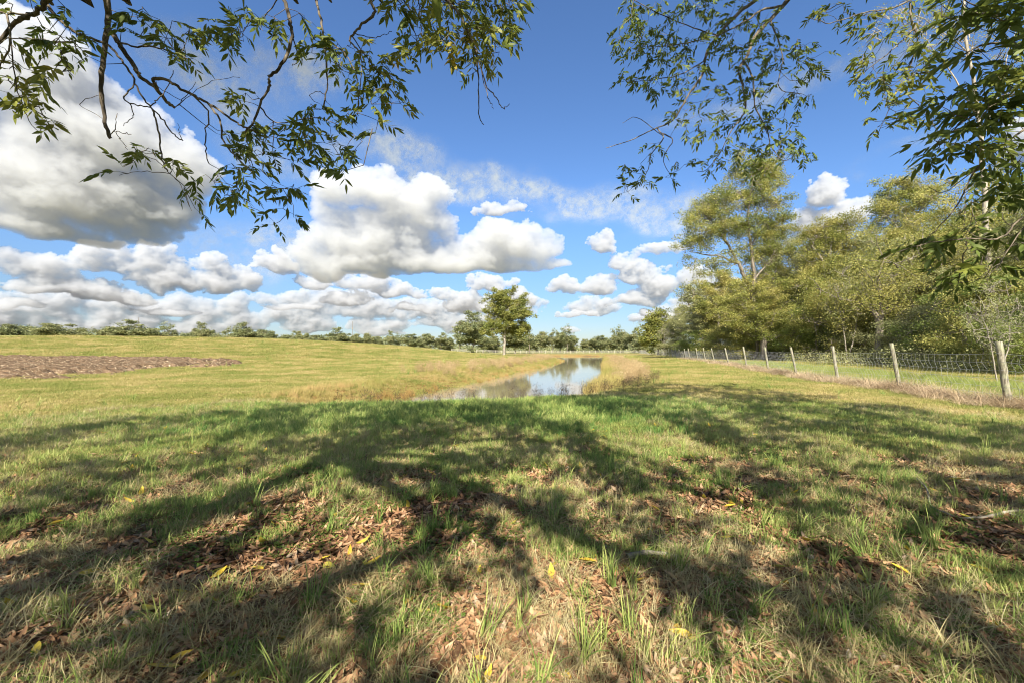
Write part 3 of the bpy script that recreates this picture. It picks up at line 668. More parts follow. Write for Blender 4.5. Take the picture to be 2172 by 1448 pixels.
def lobe_tree(name, label, Z, stems_px, lobes, leafm, barkm, leaves=240, ls=.22, cr=1.2, seed=0, cat='tree', group=None, deep=.7, gap=.9, bare=0.0):
    '''a tree with its own outline: stems (trunk first) and crown lobes (px, py, rx, ry, clumps), built at its real distance and size'''
    g = np.random.default_rng(seed); bx, by = stems_px[0][0][0]; base = P3(bx, by, Z); zb = H(base[:1], np.array([float(Z)]))[0]; base[2] = zb
    stems = []
    for pts, r0, r1 in stems_px:
        dz = g.normal(0, .8); P = np.array([P3(px, py, Z + dz * k / len(pts)) for k, (px, py) in enumerate(pts)]) - base
        if pts is stems_px[0][0]: P[0] = (0, 0, -.1)
        m_ = 4 * (len(P) - 1) + 1; t = np.linspace(0, len(P) - 1, m_); P = np.stack([np.interp(t, np.arange(len(P)), P[:, q]) for q in range(3)], 1) + g.normal(0, .05, (m_, 3)); stems.append((P, np.linspace(r0, r1, m_)))
    C = []
    for px, py, rx, ry, n in lobes:
        for _ in range(n):
            d = g.normal(0, 1, 3); d /= np.linalg.norm(d); d *= g.random() ** .42
            C.append(P3(px + d[0] * rx, py + d[2] * ry, Z) + (0, d[1] * rx / F * Z * deep, 0) - base)
    (bv, bf), (lv, lf, la_) = tree_data(seed, 10, 10, leaves=leaves, ls=ls, trunk_r=.2, clump_r=cr, centers=C, stems=stems, gap=gap, bare=bare)
    r_ = bpy.data.objects.new(name, None); COL.objects.link(r_); r_.location = base; r_['label'] = label; r_['category'] = cat
    if group: r_['group'] = group
    link('trunk', mk('trunk', bv, bf, barkm), r_); link('crown', mk('crown', lv, lf, leafm, dict(rnd=la_), smooth=False), r_); return r_
def at_px(px, Z): return (px - CX) / F * Z
def top_h(py, Z, zb=0.0): return EYE + (HZ - py) / F * Z - zb

# ---------------------------------------------------------------- tree kinds
L_tree = leaf_mat('leaves_shade_tree', [(0.1, (0.098, 0.132, 0.028)), (0.5, (0.207, 0.218, 0.046)), (1.0, (0.345, 0.322, 0.086))])
K_lone = None and Kind(tree_data(1, 17.5, 12.5, cb=0.26, nclump=110, leaves=330, ls=0.40, tall=1.0, trunk_r=0.38), L_olive, bark_pale, 17.5, 12.5)
K_big = [Kind(tree_data(10 + i, 20, 13, cb=0.22, nclump=100, leaves=400, ls=0.19, tall=1.02, trunk_r=0.34, multi=1 + i % 2), (L_olive, L_dull, L_olive)[i], bark_grey, 20, 13) for i in range(3)]
K_tall = None and Kind(tree_data(21, 25, 13.5, cb=0.45, nclump=120, leaves=300, ls=0.23, tall=1.0, trunk_r=0.42, lean=-0.03, clump_r=1.5), L_olive, bark_grey, 25, 13.5)
K_fea = Kind(tree_data(31, 15, 8, cb=0.2, nclump=70, leaves=190, ls=0.24, trunk_r=0.2, bare=0.2, clump_r=1.0), L_dull, bark_pale, 15, 8)
K_bush = [Kind(tree_data(40 + i, 6, 7, cb=0.04, nclump=64, leaves=560, ls=0.11, trunk_r=0.12, multi=3, clump_r=1.0), (L_green, L_olive, L_dull)[i], bark_grey, 6, 7) for i in range(3)]
K_bare = Kind(tree_data(51, 9, 6, cb=0.3, nclump=46, leaves=40, ls=0.15, trunk_r=0.13, multi=2, clump_r=0.8), L_dull, bark_pale, 9, 6)
K_far = [Kind(tree_data(60 + i, 12, 9, cb=(0.05, 0.12, 0.2)[i], nclump=55, leaves=260, ls=0.46, trunk_r=0.22, multi=1 + (i == 0), clump_r=1.5), (L_far, L_far, L_far)[i], bark_grey, 12, 9) for i in range(3)]
K_spar = Kind(tree_data(71, 12, 9, cb=0.2, nclump=44, leaves=120, ls=0.4, trunk_r=0.2, bare=0.25, clump_r=1.2), L_far, bark_grey, 12, 9)

# lone tree beside the pond
lobe_tree('shade_tree', 'tall lone oval-crowned tree with pale trunk standing in the grass left of the pond', 108, [([(1069,753),(1070,725),(1071,700),(1072,670),(1070,640)], .42, .12), ([(1071,710),(1085,690),(1100,680)], .16, .06), ([(1071,715),(1055,700),(1045,690)], .16, .06), ([(1071,690),(1052,665),(1045,645)], .18, .06), ([(1072,680),(1092,655),(1100,640)], .18, .06)],
          [(1073,640,42,27,50),(1072,668,50,28,46),(1046,700,26,14,14),(1100,700,28,18,18),(1042,650,20,27,12),(1108,655,18,26,12),(1072,692,32,20,20)], L_tree, bark_pale, 210, .34, 1.15, seed=5, gap=.9)
WG = 'trees of the wood behind the fence'
lobe_tree('wood_tree', 'tallest tree of the wood, open crown spreading left over a dark forked leaning trunk', 52, [([(1622,762),(1618,720),(1612,690),(1598,640),(1585,600),(1568,560),(1545,520),(1520,490)], .42, .10), ([(1598,640),(1600,580),(1592,520),(1586,470),(1590,420),(1600,370)], .26, .06), ([(1568,560),(1530,545),(1490,540),(1462,535)], .15, .04), ([(1545,520),(1510,470),(1480,440)], .13, .04), ([(1592,520),(1620,480),(1645,450)], .13, .04), ([(1600,590),(1630,560),(1650,540)], .12, .04)],
          [(1510,440,55,30,26),(1480,500,40,42,22),(1545,475,50,45,24),(1590,410,55,38,30),(1620,370,40,42,20),(1640,460,34,50,22),(1630,530,38,35,16),(1490,560,36,26,8),(1600,480,40,40,16),(1560,545,40,30,8),(1590,350,40,25,10),(1612,612,46,36,14),(1640,665,50,40,14),(1590,690,50,36,12),(1570,640,30,30,6)], L_olive, bark_grey, 340, .16, 1.0, seed=6, group=WG, gap=.95)
lobe_tree('wood_tree', 'very tall thin tree with nearly bare pinkish top twigs in the upper right corner', 34, [([(2100,790),(2098,650),(2090,450),(2075,250),(2050,80),(2040,-80)], .26, .06), ([(2075,250),(2010,140),(1950,70)], .07, .02), ([(2080,300),(2130,160),(2160,40)], .07, .02), ([(2055,110),(1960,40),(1890,20)], .05, .015)],
          [(1960,70,60,40,9),(1890,40,50,35,6),(2040,40,70,60,10),(2120,90,60,60,8),(2030,-40,90,40,8),(2150,200,50,60,6)], L_dull, bark_pale, 90, .10, 1.0, seed=15, group=WG)
lobe_tree('wood_tree', 'high dome-crowned tree in the right half of the wood', 54, [([(1935,775),(1935,700),(1930,600),(1925,520),(1922,470),(1915,430)], .36, .10), ([(1925,520),(1900,480),(1875,450)], .15, .05), ([(1922,480),(1950,450),(1965,430)], .14, .05)],
          [(1915,405,52,26,26),(1880,440,34,26,14),(1950,430,36,34,18),(1900,475,60,34,22),(1950,500,50,40,20),(1890,520,50,30,16),(1925,560,60,40,22),(1940,620,60,40,20)], L_olive, bark_pale, 360, .155, 1.05, seed=7, group=WG)
lobe_tree('wood_tree', 'broad round-topped tree in the middle of the wood', 50, [([(1765,780),(1762,700),(1758,620),(1760,560),(1762,520)], .34, .10), ([(1760,580),(1735,540),(1720,520)], .15, .05), ([(1760,570),(1795,530),(1815,510)], .15, .05)],
          [(1762,492,50,24,26),(1730,520,32,28,16),(1800,520,40,28,20),(1755,560,60,36,28),(1720,590,40,36,16),(1800,590,50,40,22),(1760,640,70,40,26),(1785,478,20,12,6)], L_olive, bark_pale, 360, .155, 1.05, seed=8, group=WG)
lobe_tree('wood_tree', 'slim feathery-topped tree at the left edge of the wood, sky showing through', 92, [([(1478,748),(1476,700),(1472,660),(1470,630),(1472,608)], .26, .05), ([(1472,660),(1458,640),(1450,628)], .1, .04), ([(1472,650),(1485,630),(1492,618)], .1, .04)],
          [(1472,615,24,14,12),(1456,634,14,14,7),(1488,634,16,16,8),(1470,655,30,18,12),(1465,690,34,26,16)], L_dull, bark_pale, 150, .30, 1.3, seed=9, group=WG, bare=.15)
lobe_tree('wood_tree', 'broad olive tree with visible pale trunk, left of the tallest leaning tree', 80, [([(1524,755),(1524,700),(1524,660),(1530,630),(1535,600)], .30, .08), ([(1527,650),(1545,625),(1560,612)], .12, .05), ([(1526,660),(1510,635),(1500,615)], .12, .05)],
          [(1530,592,36,20,22),(1508,612,26,20,12),(1556,612,30,22,16),(1530,640,46,24,20),(1500,660,30,26,12),(1565,660,34,30,16),(1535,690,46,28,16)], L_olive, bark_pale, 340, .22, 1.2, seed=12, group=WG)
lobe_tree('wood_tree', 'rounded olive tree at the far left end of the wood behind the fence', 112, [([(1396,750),(1397,720),(1396,690)], .28, .1)],
          [(1396,675,22,14,14),(1380,700,20,22,14),(1412,700,24,24,16),(1395,725,34,16,16)], L_tree, bark_grey, 260, .40, 1.6, seed=13, group=WG)

# trees behind the ridge, left to centre: (px, top y, width px, kind, distance)
skyline = [(-38,684,60,0,170),(5,683,44,1,165),(42,686,52,0,175),(70,691,30,3,190),(121,683,62,1,150),(174,695,34,0,190),(204,696,30,3,200),(236,689,48,0,165),
           (292,684,56,2,160),(350,684,42,3,165),(396,703,34,0,190),(428,688,28,2,165),(447,699,24,0,180),(481,694,36,3,175),(521,689,40,2,160),(553,696,34,1,170),
           (576,698,19,0,165),(607,706,28,0,190),(631,699,20,1,175),(650,703,18,0,185),(675,707,36,0,190),(717,699,34,2,185),(750,705,28,1,190),(779,703,24,0,195),
           (800,711,18,1,200),(828,705,16,2,205),(845,706,20,3,210),(874,706,32,1,190),(906,704,32,0,215),(935,709,26,2,220),(955,712,20,0,225)]
adj = {0: 'low olive', 1: 'dense round green', 2: 'grey-green', 3: 'sparse see-through'}
rt = random.Random(9)
for i, (px, py, w, kd, Z) in enumerate(skyline):
    x = at_px(px, Z); zb = H(np.array([x]), np.array([float(Z)]))[0]; K = K_spar if kd == 3 else K_far[kd]
    K.place('skyline_tree', x, Z, top_h(py, Z, zb) * .95, w / F * Z * 1.18, '%s tree on the skyline behind the grassy ridge, %s from the left' % (adj[kd], ordn(i + 1)),
            group='trees along the skyline behind the ridge', rz=rt.uniform(0, 6.28))
# trees beyond the far end of the pond
fars = [(975,699,26,3,235),(1003,676,60,2,150),(1026,708,34,1,240),(1048,712,30,0,250),(1093,700,52,1,170),(1122,712,30,0,240),(1148,704,26,1,235),(1172,702,28,3,235),
        (1189,706,26,1,240),(1203,695,34,3,225),(1216,712,22,0,235),(1240,719,16,1,260),(1262,716,28,0,260),(1278,712,28,1,255),(1309,696,30,3,215),(1322,703,30,0,210),(1346,703,28,2,200),(1366,712,30,0,190),(1298,716,26,1,240)]
fd = ['thin see-through', 'broad grey-green', 'dark green', 'low olive', 'wide dark-crowned', 'low dusky', 'dark pointed', 'bare-twigged', 'full green', 'tall feathery', 'low round', 'tiny dark', 'low spreading', 'dense green', 'open-crowned', 'yellowish', 'grey-leaved', 'low dull', 'short dark']
for i, (px, py, w, kd, Z) in enumerate(fars):
    x = at_px(px, Z); K = K_spar if kd == 3 else K_far[kd]
    K.place('field_tree', x, Z, top_h(py, Z) * 1.03, w / F * Z * 1.15, '%s tree beyond the far end of the pond, %s from the left' % (fd[i], ordn(sorted(q[0] for q in fars).index(px) + 1)),
            group='trees beyond the far end of the pond', rz=rt.uniform(0, 6.28))
# wood on the right: (kind, px centre, top y, crown width px, distance, label)
Wd = [(K_bare,1409,684,36,100,'leaning white-barked half-bare tree at the far end of the wood'),
      (K_big[1],1435,668,60,104,'grey-leaved tree just right of the leaning white-barked tree at the wood end'),
      (K_big[1],1497,640,90,84,'lower dull green tree filling in under the feathery tree'),
      (K_bush[1],1545,692,112,58,'rounded yellowish bush at the wood edge behind the fence, left of the dark hollow'),
      (K_big[0],1690,515,150,58,'mid-height olive tree right of the tallest tree'),
      (K_big[2],1600,590,150,54,'bushy tree under the crown of the tallest tree'),
      (K_fea,1850,500,130,47,'pale twiggy tree between the round-topped tree and the high dome tree'),
      (K_bare,1800,560,90,42,'half-bare tree with white limbs showing in the middle of the wood'),
      (K_bare,1925,500,100,40,'half-bare tree with white limbs below the high dome-crowned tree'),
      (K_big[2],2060,345,190,42,'huge tree at the right side of the wood behind the dark hanging sprays'),
      (K_big[1],2010,500,190,38,'mid-height dull green tree right of the dark leaning trunk'),
      (K_big[0],2210,400,240,34,'towering olive tree cut off by the right edge of the picture'),
            (K_big[1],1655,470,120,60,'grey-green tree rising between the tallest tree and the round-topped tree'),
       (K_bush[0],1655,640,120,56,'dark green bush in the hollow under the mid-height olive tree'),
      (K_bush[0],1710,660,130,50,'dark low bush right of the deep hollow in the wood edge'),
      (K_bush[1],1770,610,150,46,'olive understory bush left of the dark leaning trunk'),
      (K_bush[2],1830,640,120,44,'dull bush touching the left side of the dark leaning trunk'),
      (K_bush[1],1905,628,120,43,'olive bush just right of the dark leaning trunk'),
      (K_bush[2],1965,640,150,36,'dull green bush behind the second nearest fence post'),
      (K_bush[0],2030,625,170,33,'green bush between the two nearest fence posts'),
      (K_bush[1],2110,560,190,27,'tall olive bush behind the bare white-twigged shrub'),
      (K_bush[0],2200,600,170,22,'dark green bush at the right edge behind the nearest fence post'),
      (K_bush[2],1620,680,90,62,'small dull bush at the foot of the tallest tree'),
      (K_bush[0],1480,706,80,84,'low green bush at the wood edge below the feathery-topped tree'),
      (K_bush[2],1440,715,70,96,'low dull bush at the far end of the wood edge'),
      (K_bush[1],1585,700,70,66,'low olive bush beside the pale trunk left of the tallest tree'),
      (K_big[1],2290,330,260,26,'tall dull tree out past the right edge of the picture'),
      (K_bare,2118,590,100,17,'white-twigged bare shrub rising behind the top of the nearest fence post')]
for K, px, py, w, Z, lab in Wd:
    nm = 'bush' if 'bush' in lab else ('shrub' if 'shrub' in lab else 'tree')
    x = at_px(px, Z); K.place({'tree': 'wood_tree', 'bush': 'understory_bush', 'shrub': 'bare_shrub'}[nm], x, Z, top_h(py, Z), w / F * Z * 1.08, lab, cat=nm,
                              group=None if nm == 'shrub' else ('trees of the wood behind the fence' if nm == 'tree' else 'bushes along the edge of the wood'), rz=0.3 if False else rt.uniform(0, 6.28))
# deeper rows that close the wood: more individual trees
deep = [(1450,650,80,130),(1510,620,90,120),(1570,600,110,110),(1640,570,110,85),(1730,540,130,80),(1810,520,140,72),(1890,490,150,70),(1980,470,170,62),(2080,430,190,58),(2180,400,220,52),(1690,620,120,70),(1860,600,130,60),(1950,590,130,55),(2120,540,160,44),(2230,480,200,40)]
for i, (px, py, w, Z) in enumerate(deep):
    K = K_big[i % 3]; K.place('wood_tree', at_px(px, Z), Z, top_h(py, Z), w / F * Z * 1.2, 'tree deep inside the wood half hidden by those before it, %s from its left end' % ordn(sorted(q[0] for q in deep).index(px) + 1),
                              group='trees deep inside the wood', rz=rt.uniform(0, 6.28))
# oak with the dark trunk that bends right
def P3(px, py, Z): return np.array([(px - CX) / F * Z, Z, EYE + (HZ - py) / F * Z])
oak = bpy.data.objects.new('bent_tree', None); COL.objects.link(oak); ox, oy = at_px(1866, 40), 40.0; oz = H(np.array([ox]), np.array([oy]))[0]
oak.location = (ox, oy, oz); oak['label'] = 'dark-barked tree whose trunk forks low and bends right, behind the fence'; oak['category'] = 'tree'; oak['group'] = 'trees of the wood behind the fence'
def rel(pts, r): return (np.array([P3(px, py, Z) - (ox, oy, oz) for px, py, Z in pts]), np.array(r))
lines = [rel([(1868,774,40),(1864,740,40),(1866,700,40),(1864,668,40)], [.42,.33,.31,.33]),
         rel([(1864,672,40),(1888,655,39.8),(1915,632,39.5),(1938,602,39),(1975,580,38.5),(2030,560,38),(2080,545,38)], [.32,.27,.24,.2,.15,.1,.05]),
         rel([(1864,675,40),(1845,655,40.3),(1815,640,41),(1780,635,41.5),(1740,615,42)], [.25,.2,.15,.1,.05]),
         rel([(1866,668,40),(1870,630,40),(1862,590,40.2),(1875,550,40.3)], [.2,.15,.1,.05]),
         rel([(1925,618,39.3),(1920,590,39.5),(1900,560,39.6)], [.14,.09,.05]), rel([(1940,600,39),(1960,565,38.6),(1955,530,38.4)], [.13,.08,.04])]
g = np.random.default_rng(5); tips = []
for P, r in lines[1:]:
    for k in range(1, len(P)):
        for _ in range(5):
            e = P[k] + g.normal(0, 1.5, 3) * (1, 1, .8) + (0, 0, .5); lines.append((np.array([P[k], (P[k] + e) / 2 + g.normal(0, .2, 3), e]), np.array([.06, .035, .012]))); tips.append(e)
tips = np.array(tips); N = 26000; src = tips[g.integers(0, len(tips), N)] + g.normal(0, .75, (N, 3)) * (1, 1, .7)
s_ = .13 * g.uniform(.6, 1.3, N); u = g.normal(0, 1, (N, 3)); u /= np.linalg.norm(u, axis=1, keepdims=True); w_ = np.cross(u, g.normal(0, 1, (N, 3))); w_ /= np.linalg.norm(w_, axis=1, keepdims=True)
V = np.stack([src - u * s_[:, None] * .6, src + w_ * s_[:, None] * .33, src + u * s_[:, None] * .6, src - w_ * s_[:, None] * .33], 1).reshape(-1, 3)
bv, bf = tubes(lines, 8); link('trunk', mk('trunk', bv, bf, bark_grey), oak); link('crown', mk('crown', V, np.arange(4 * N).reshape(N, 4), L_olive, dict(rnd=np.repeat(g.random(N), 4)), smooth=False), oak)
# far-off scrub and woods that read as one mass
g = np.random.default_rng(77); Vs = []
N = 52000; a_ = g.uniform(R(-75), R(75), N); rr_ = g.uniform(255, 330, N) ; X = rr_ * np.sin(a_); Y = rr_ * np.cos(a_)
hmax = (4.2 + 3.5 * fbm(X * .035, Y * .012, 12, 4) + 2.5 * fbm(X * .2, Y * .05, 14, 3) + 5.0 * sstep(X, -10, -90)) * (Y > 60); k = (Y > 90) & (hmax > .5); X, Y, hmax = X[k], Y[k], hmax[k]; N = len(X)
Zc = g.random(N) ** .8 * hmax; ctr = np.stack([X, Y, Zc], -1); s_ = g.uniform(.5, 1.2, N)
u = g.normal(0, 1, (N, 3)); u /= np.linalg.norm(u, axis=1, keepdims=True); w_ = np.cross(u, g.normal(0, 1, (N, 3))); w_ /= np.linalg.norm(w_, axis=1, keepdims=True)
V = np.stack([ctr - u * s_[:, None] * .6, ctr + w_ * s_[:, None] * .4, ctr + u * s_[:, None] * .6, ctr - w_ * s_[:, None] * .4], 1).reshape(-1, 3)
link('distant_woods', mk('distant_woods', V, np.arange(4 * N).reshape(N, 4), L_far, dict(rnd=np.repeat(g.random(N), 4)), smooth=False), kind='stuff')
# undergrowth on the wood floor
g = np.random.default_rng(78); N = 190000; t_ = g.random(N); Yc = 24 + 130 * t_ ** 1.3; Xc = 10.3 + .2545 * Yc + 11 - 5 * t_ + g.random(N) ** 1.1 * 26 + fbm(Yc * .25, Yc * 0, 4, 3) * 5
hh_ = (1.3 + 1.6 * fbm(Xc * .3, Yc * .2, 3, 3)) * g.random(N) ** 1.3; zb = H(Xc, Yc)
ctr = np.stack([Xc, Yc, zb + hh_], -1); s_ = g.uniform(.035, .085, N) * (1 + Yc / 50)
u = g.normal(0, 1, (N, 3)); u /= np.linalg.norm(u, axis=1, keepdims=True); w_ = np.cross(u, g.normal(0, 1, (N, 3))); w_ /= np.linalg.norm(w_, axis=1, keepdims=True)
V = np.stack([ctr - u * s_[:, None] * .6, ctr + w_ * s_[:, None] * .4, ctr + u * s_[:, None] * .6, ctr - w_ * s_[:, None] * .4], 1).reshape(-1, 3)
link('undergrowth', mk('undergrowth', V, np.arange(4 * N).reshape(N, 4), L_dull, dict(rnd=np.repeat(g.random(N), 4)), smooth=False), kind='stuff')

# ---------------------------------------------------------------- woven wire fence
post_m, b = mat('weathered_post'); pos = b.n('ShaderNodeTexCoord').outputs['Object']
n = b.noise(b.v('MULTIPLY', pos, (1, 1, .08)), 30, 5, .7); n2 = b.noise(pos, 4, 3)
c = b.mix(b.ss(n, .38, .62), (0.10, 0.088, 0.062, 1), (0.31, 0.28, 0.205, 1)); c = b.mix(b.m('MULTIPLY', b.ss(n2, .45, .65), .4), c, (0.25, 0.27, 0.15, 1))
b.t.links.new(bsdf(b, c, .9, .2), b.out.inputs[0])
wire_m, b = mat('galvanised_wire'); b.t.links.new(bsdf(b, (0.36, 0.36, 0.36), .5, .5, Metallic=.2), b.out.inputs[0])
Zs = [-1.5, 2.6, 6.75, 10.9, 15.2, 19.4, 23.7, 28.4, 33.1, 38.2, 43.8, 48.6, 53.4]
while Zs[-1] < 235: Zs.append(Zs[-1] + 4.7)
fence = bpy.data.objects.new('wire_fence', None); COL.objects.link(fence); fence.location = (10.3 + .2545 * 10.9, 10.9, 0); fO = np.array(fence.location)
fence['label'] = 'long fence of leaning wooden posts and bent woven wire running along the wood'; fence['category'] = 'fence'
g = np.random.default_rng(3); tops = []; bots = []
for i, Z in enumerate(Zs):
    x = 10.3 + .2545 * Z + g.normal(0, .05); zb = H(np.array([x]), np.array([Z]))[0]; r = .062 * g.uniform(.85, 1.15) + (.012 if i == 3 else 0); hgt = 1.62 - zb * .6 + g.normal(0, .03)
    ln = np.array([-.30 + g.normal(0, .05), g.normal(.02, .05)]); n = 9; t = np.linspace(0, 1, n); P = np.zeros((n, 3)); P[:, :2] = ln * t[:, None]; P[:, 2] = -.15 + (hgt + .15) * t
    P[:, :2] += g.normal(0, .004, (n, 2)); rr = r * (1.06 - .1 * t) + g.normal(0, .0015, n)
    P = np.concatenate([P, P[-1:] + (0, 0, .004), P[-1:] + (0, 0, .006)]); rr = np.append(rr, [r * .80, .002]); rr[-3] = r * .95
    V, Fq = tubes([(P, rr)], 12); o = link('post', mk('post', V, Fq, post_m), fence); o.location = np.array([x, Z, zb]) - fO
    tops.append(np.array([x, Z, zb, ln[0], ln[1]])); bots.append(r)
hts = np.array([.10, .30, .50, .72, .94, 1.16, 1.38])
for i in range(len(Zs) - 1):
    a, b_ = tops[i], tops[i + 1]; far_ = Zs[i] > 75; lines = []; wr = .0032 if Zs[i] < 20 else (.0046 if Zs[i] < 45 else .006)
    m_ = 21; t = np.linspace(0, 1, m_); base = a[None, :3] * (1 - t[:, None]) + b_[None, :3] * t[:, None]; lnv = a[None, 3:] * (1 - t[:, None]) + b_[None, 3:] * t[:, None]
    base[:, 2] = H(base[:, 0], base[:, 1]); sag = g.uniform(.02, .07) * np.sin(t * math.pi); bul = fbm(t * 2.3 + i * 3.1, hts[:, None] * 2, 5, 2) * .11
    HP = []
    for k, h in enumerate(hts):
        P = base.copy(); P[:, :2] += lnv * (h / 1.62); P[:, 2] += h - sag * (h / 1.4); P[:, 0] += bul[k] * np.sin(t * math.pi) - .07; HP.append(P)
        if not far_ or k % 2 == 0: lines.append((P[::1 if not far_ else 4] - fO, np.full(len(P[::1 if not far_ else 4]), wr)))
    kk = g.normal(0, .05, len(hts)).cumsum() * 0 + np.array([0, .05, -.02, .07, .0, .07, .0]) * g.uniform(.4, 1.3)
    for q in range(1, 20 if not far_ else 8):
        tt = q / (20 if not far_ else 8); P = []
        for k in range(len(hts)):
            s2 = min(1, max(0, tt + kk[k] * .3 + g.normal(0, .005))) * (m_ - 1); i0 = int(min(m_ - 2, s2)); P.append(HP[k][i0] * (1 - (s2 - i0)) + HP[k][i0 + 1] * (s2 - i0))
        lines.append((np.array(P) - fO, np.full(len(P), wr * .9)))
    V, Fq = tubes(lines, 4); link('wire_panel', mk('wire_panel', V, Fq, wire_m), fence)
# straw caught along the fence foot
rng = np.random.default_rng(21)
Zr = 3 + 60 * rng.random(1500) ** 1.5; x = 10.3 + .2545 * Zr - .25 + rng.normal(0, .42, 1500); k = fbm(Zr * .9, x * 2, 6, 3) > -.12; Zr, x = Zr[k], x[k]
scatter('fence_line_straw', onto(x, Zr), rng.uniform(.4, 1.25, len(x)), c_str, .22)
Zr = 3 + 40 * rng.random(2600) ** 1.2; x = 10.3 + .2545 * Zr + rng.uniform(.1, 5.5, 2600)
scatter('rough_grass', onto(x, Zr), rng.uniform(.25, .6, 2600), c_rough, .2)

# ---------------------------------------------------------------- far road, far fence, poles
rm_, b = mat('road'); b.t.links.new(bsdf(b, (.24, .235, .22), .9, .1), b.out.inputs[0])
xs = np.linspace(-60, 130, 40); rv = np.concatenate([np.stack([xs, np.full(40, 196.0), H(xs, np.full(40, 196.0)) + .12], -1), np.stack([xs, np.full(40, 203.0), H(xs, np.full(40, 203.0)) + .12], -1)])
link('road', mk('road', rv, grid_faces(2, 40), rm_), kind='structure')
ff = bpy.data.objects.new('roadside_fence', None); COL.objects.link(ff); ff.location = (20, 192, 0); ff['label'] = 'low pale fence far off along the road beyond the pond'; ff['category'] = 'fence'
fm_, b = mat('pale_rail'); b.t.links.new(bsdf(b, (.42, .39, .32), .9, .1), b.out.inputs[0])
for i in range(44):
    x = -28 + i * 2.9; z = H(np.array([x]), np.array([192.]))[0]; V, Fq = tubes([(np.array([(x, 192, z), (x + g.normal(0, .04), 192, z + 1.15), (x, 192, z + 1.3)]) - (20, 192, 0), np.array([.09, .08, .02]))], 6)
    link('post', mk('post', V, Fq, fm_), ff)
P = np.array([(x, 191.9, H(np.array([x]), np.array([192.]))[0]) for x in np.linspace(-28, 97, 60)]) - (20, 192, 0)
V, Fq = tubes([(P + (0, 0, h), np.full(60, .045)) for h in (.5, .85, 1.15)], 4); link('rail', mk('rail', V, Fq, fm_), ff)
pm_, b = mat('pole_wood'); b.t.links.new(bsdf(b, (.16, .13, .10), .9, .1), b.out.inputs[0])
for nm, px, ty, by, Z, r, lab, cat in (('utility_pole', 1123, 689, 742, 188, .17, 'tall wooden utility pole right of the lone tree', 'pole'), ('utility_pole', 748, 682, 742, 230, .16, 'thin pole on the skyline above the middle of the ridge', 'pole'), ('radio_mast', 294, 674, 742, 220, .13, 'short mast poking out of the grey-green tree on the left skyline', 'mast')):
    x = at_px(px, Z); h = top_h(ty, Z); e = bpy.data.objects.new(nm, None); COL.objects.link(e); e.location = (x, Z, 0); e['label'] = lab; e['category'] = cat
    V, Fq = tubes([(np.array([(0, 0, -.3), (.02, 0, h * .5), (0, 0, h)]), np.array([r, r * .85, r * .6]))], 8); link('pole' if cat == 'pole' else 'shaft', mk('shaft', V, Fq, pm_), e)
    if cat == 'pole':
        V, Fq = tubes([(np.array([(-.25, 0, h * .80), (-.25, .02, h * .74)]), np.array([.16, .16])), (np.array([(0, -.15, h * .93), (.3, -.15, h * .93)]), np.array([.05, .05]))], 8); link('transformer', mk('transformer', V, Fq, fm_), e)
    else:
        V, Fq = tubes([(np.array([(-.5, 0, h * f_), (.5, 0, h * f_)]), np.array([.04, .04])) for f_ in (.9, .95, .99)], 4); link('aerial', mk('aerial', V, Fq, pm_), e)

# ---------------------------------------------------------------- the big nut tree overhead
m_pec = leaf_mat('nut_leaves', [(0.0, (0.070, 0.101, 0.021)), (0.40, (0.151, 0.196, 0.036)), (0.72, (0.266, 0.272, 0.051)), (0.93, (0.430, 0.316, 0.034)), (1.0, (0.633, 0.379, 0.034))], trans=0.42, patch=0.32, pscale=3.0)
def compound(seed, fine=True):
    """pinnate leaf, stalk along +X then drooping; leaflets hang"""
    g = np.random.default_rng(seed); n = int(g.integers(4, 7)); L_ = g.uniform(.17, .27); out = []
    def rach(t): return np.array([L_ * t, 0.02 * math.sin(t * 3), -L_ * (0.12 * t + 0.42 * t * t)])
    base_r = g.random() * .55
    for k in range(n * 2 + 1):
        if g.random() < .06: continue
        t = .22 + .78 * (k // 2) / n; sd_ = (-1, 1)[k % 2] if k < n * 2 else 0; p0 = rach(min(1, t)); ll = g.uniform(.085, .13) * (1 - .25 * abs(t - .7)); wd = ll * g.uniform(.29, .39)
        yaw = sd_ * g.uniform(.7, 1.25); pit = -g.uniform(.1, .85)
        d = np.array([math.cos(yaw) * math.cos(pit), math.sin(yaw) * math.cos(pit), math.sin(pit)]); s2 = np.cross(d, g.normal(0, 1, 3) * .7 + (0, 0, 1)); s2 /= np.linalg.norm(s2)
        nn = 4 if fine else 1; V = []; bend = np.array([.3, 0, -.5]) * g.uniform(.2, 1)
        if fine:
            for q in range(5):
                u = q / 4; c = p0 + ll * (d * u + bend * u * u * .45); w_ = wd * (.08, .85, 1.0, .62, .03)[q] * .5; V += [c - s2 * w_, c + s2 * w_]
            Fq = [(2 * q, 2 * q + 1, 2 * q + 3, 2 * q + 2) for q in range(4)]
        else:
            c = p0 + ll * (d + bend * .45); m_ = p0 + ll * .45 * d; V = [p0, m_ - s2 * wd * .55, c, m_ + s2 * wd * .55]; Fq = [(0, 1, 2, 3)]
        out.append((np.array(V), np.array(Fq), np.full(len(V), min(1, base_r + g.random() * .45))))
    if fine:
        P = np.array([rach(t) for t in (0, .33, .66, 1)]); V, Fq = tubes([(P, np.array([.0022, .0018, .0014, .0008]))], 3); out.append((V, Fq, np.full(len(V), .5)))
    return join(out)
FINE = [compound(1000 + i) for i in range(10)]; COARSE = [compound(1100 + i, False) for i in range(8)]
def rotm(az_, tilt, roll):
    return np.array(Matrix.Rotation(az_, 3, 'Z') @ Matrix.Rotation(tilt, 3, 'Y') @ Matrix.Rotation(roll, 3, 'X'))
g5 = np.random.default_rng(2024)
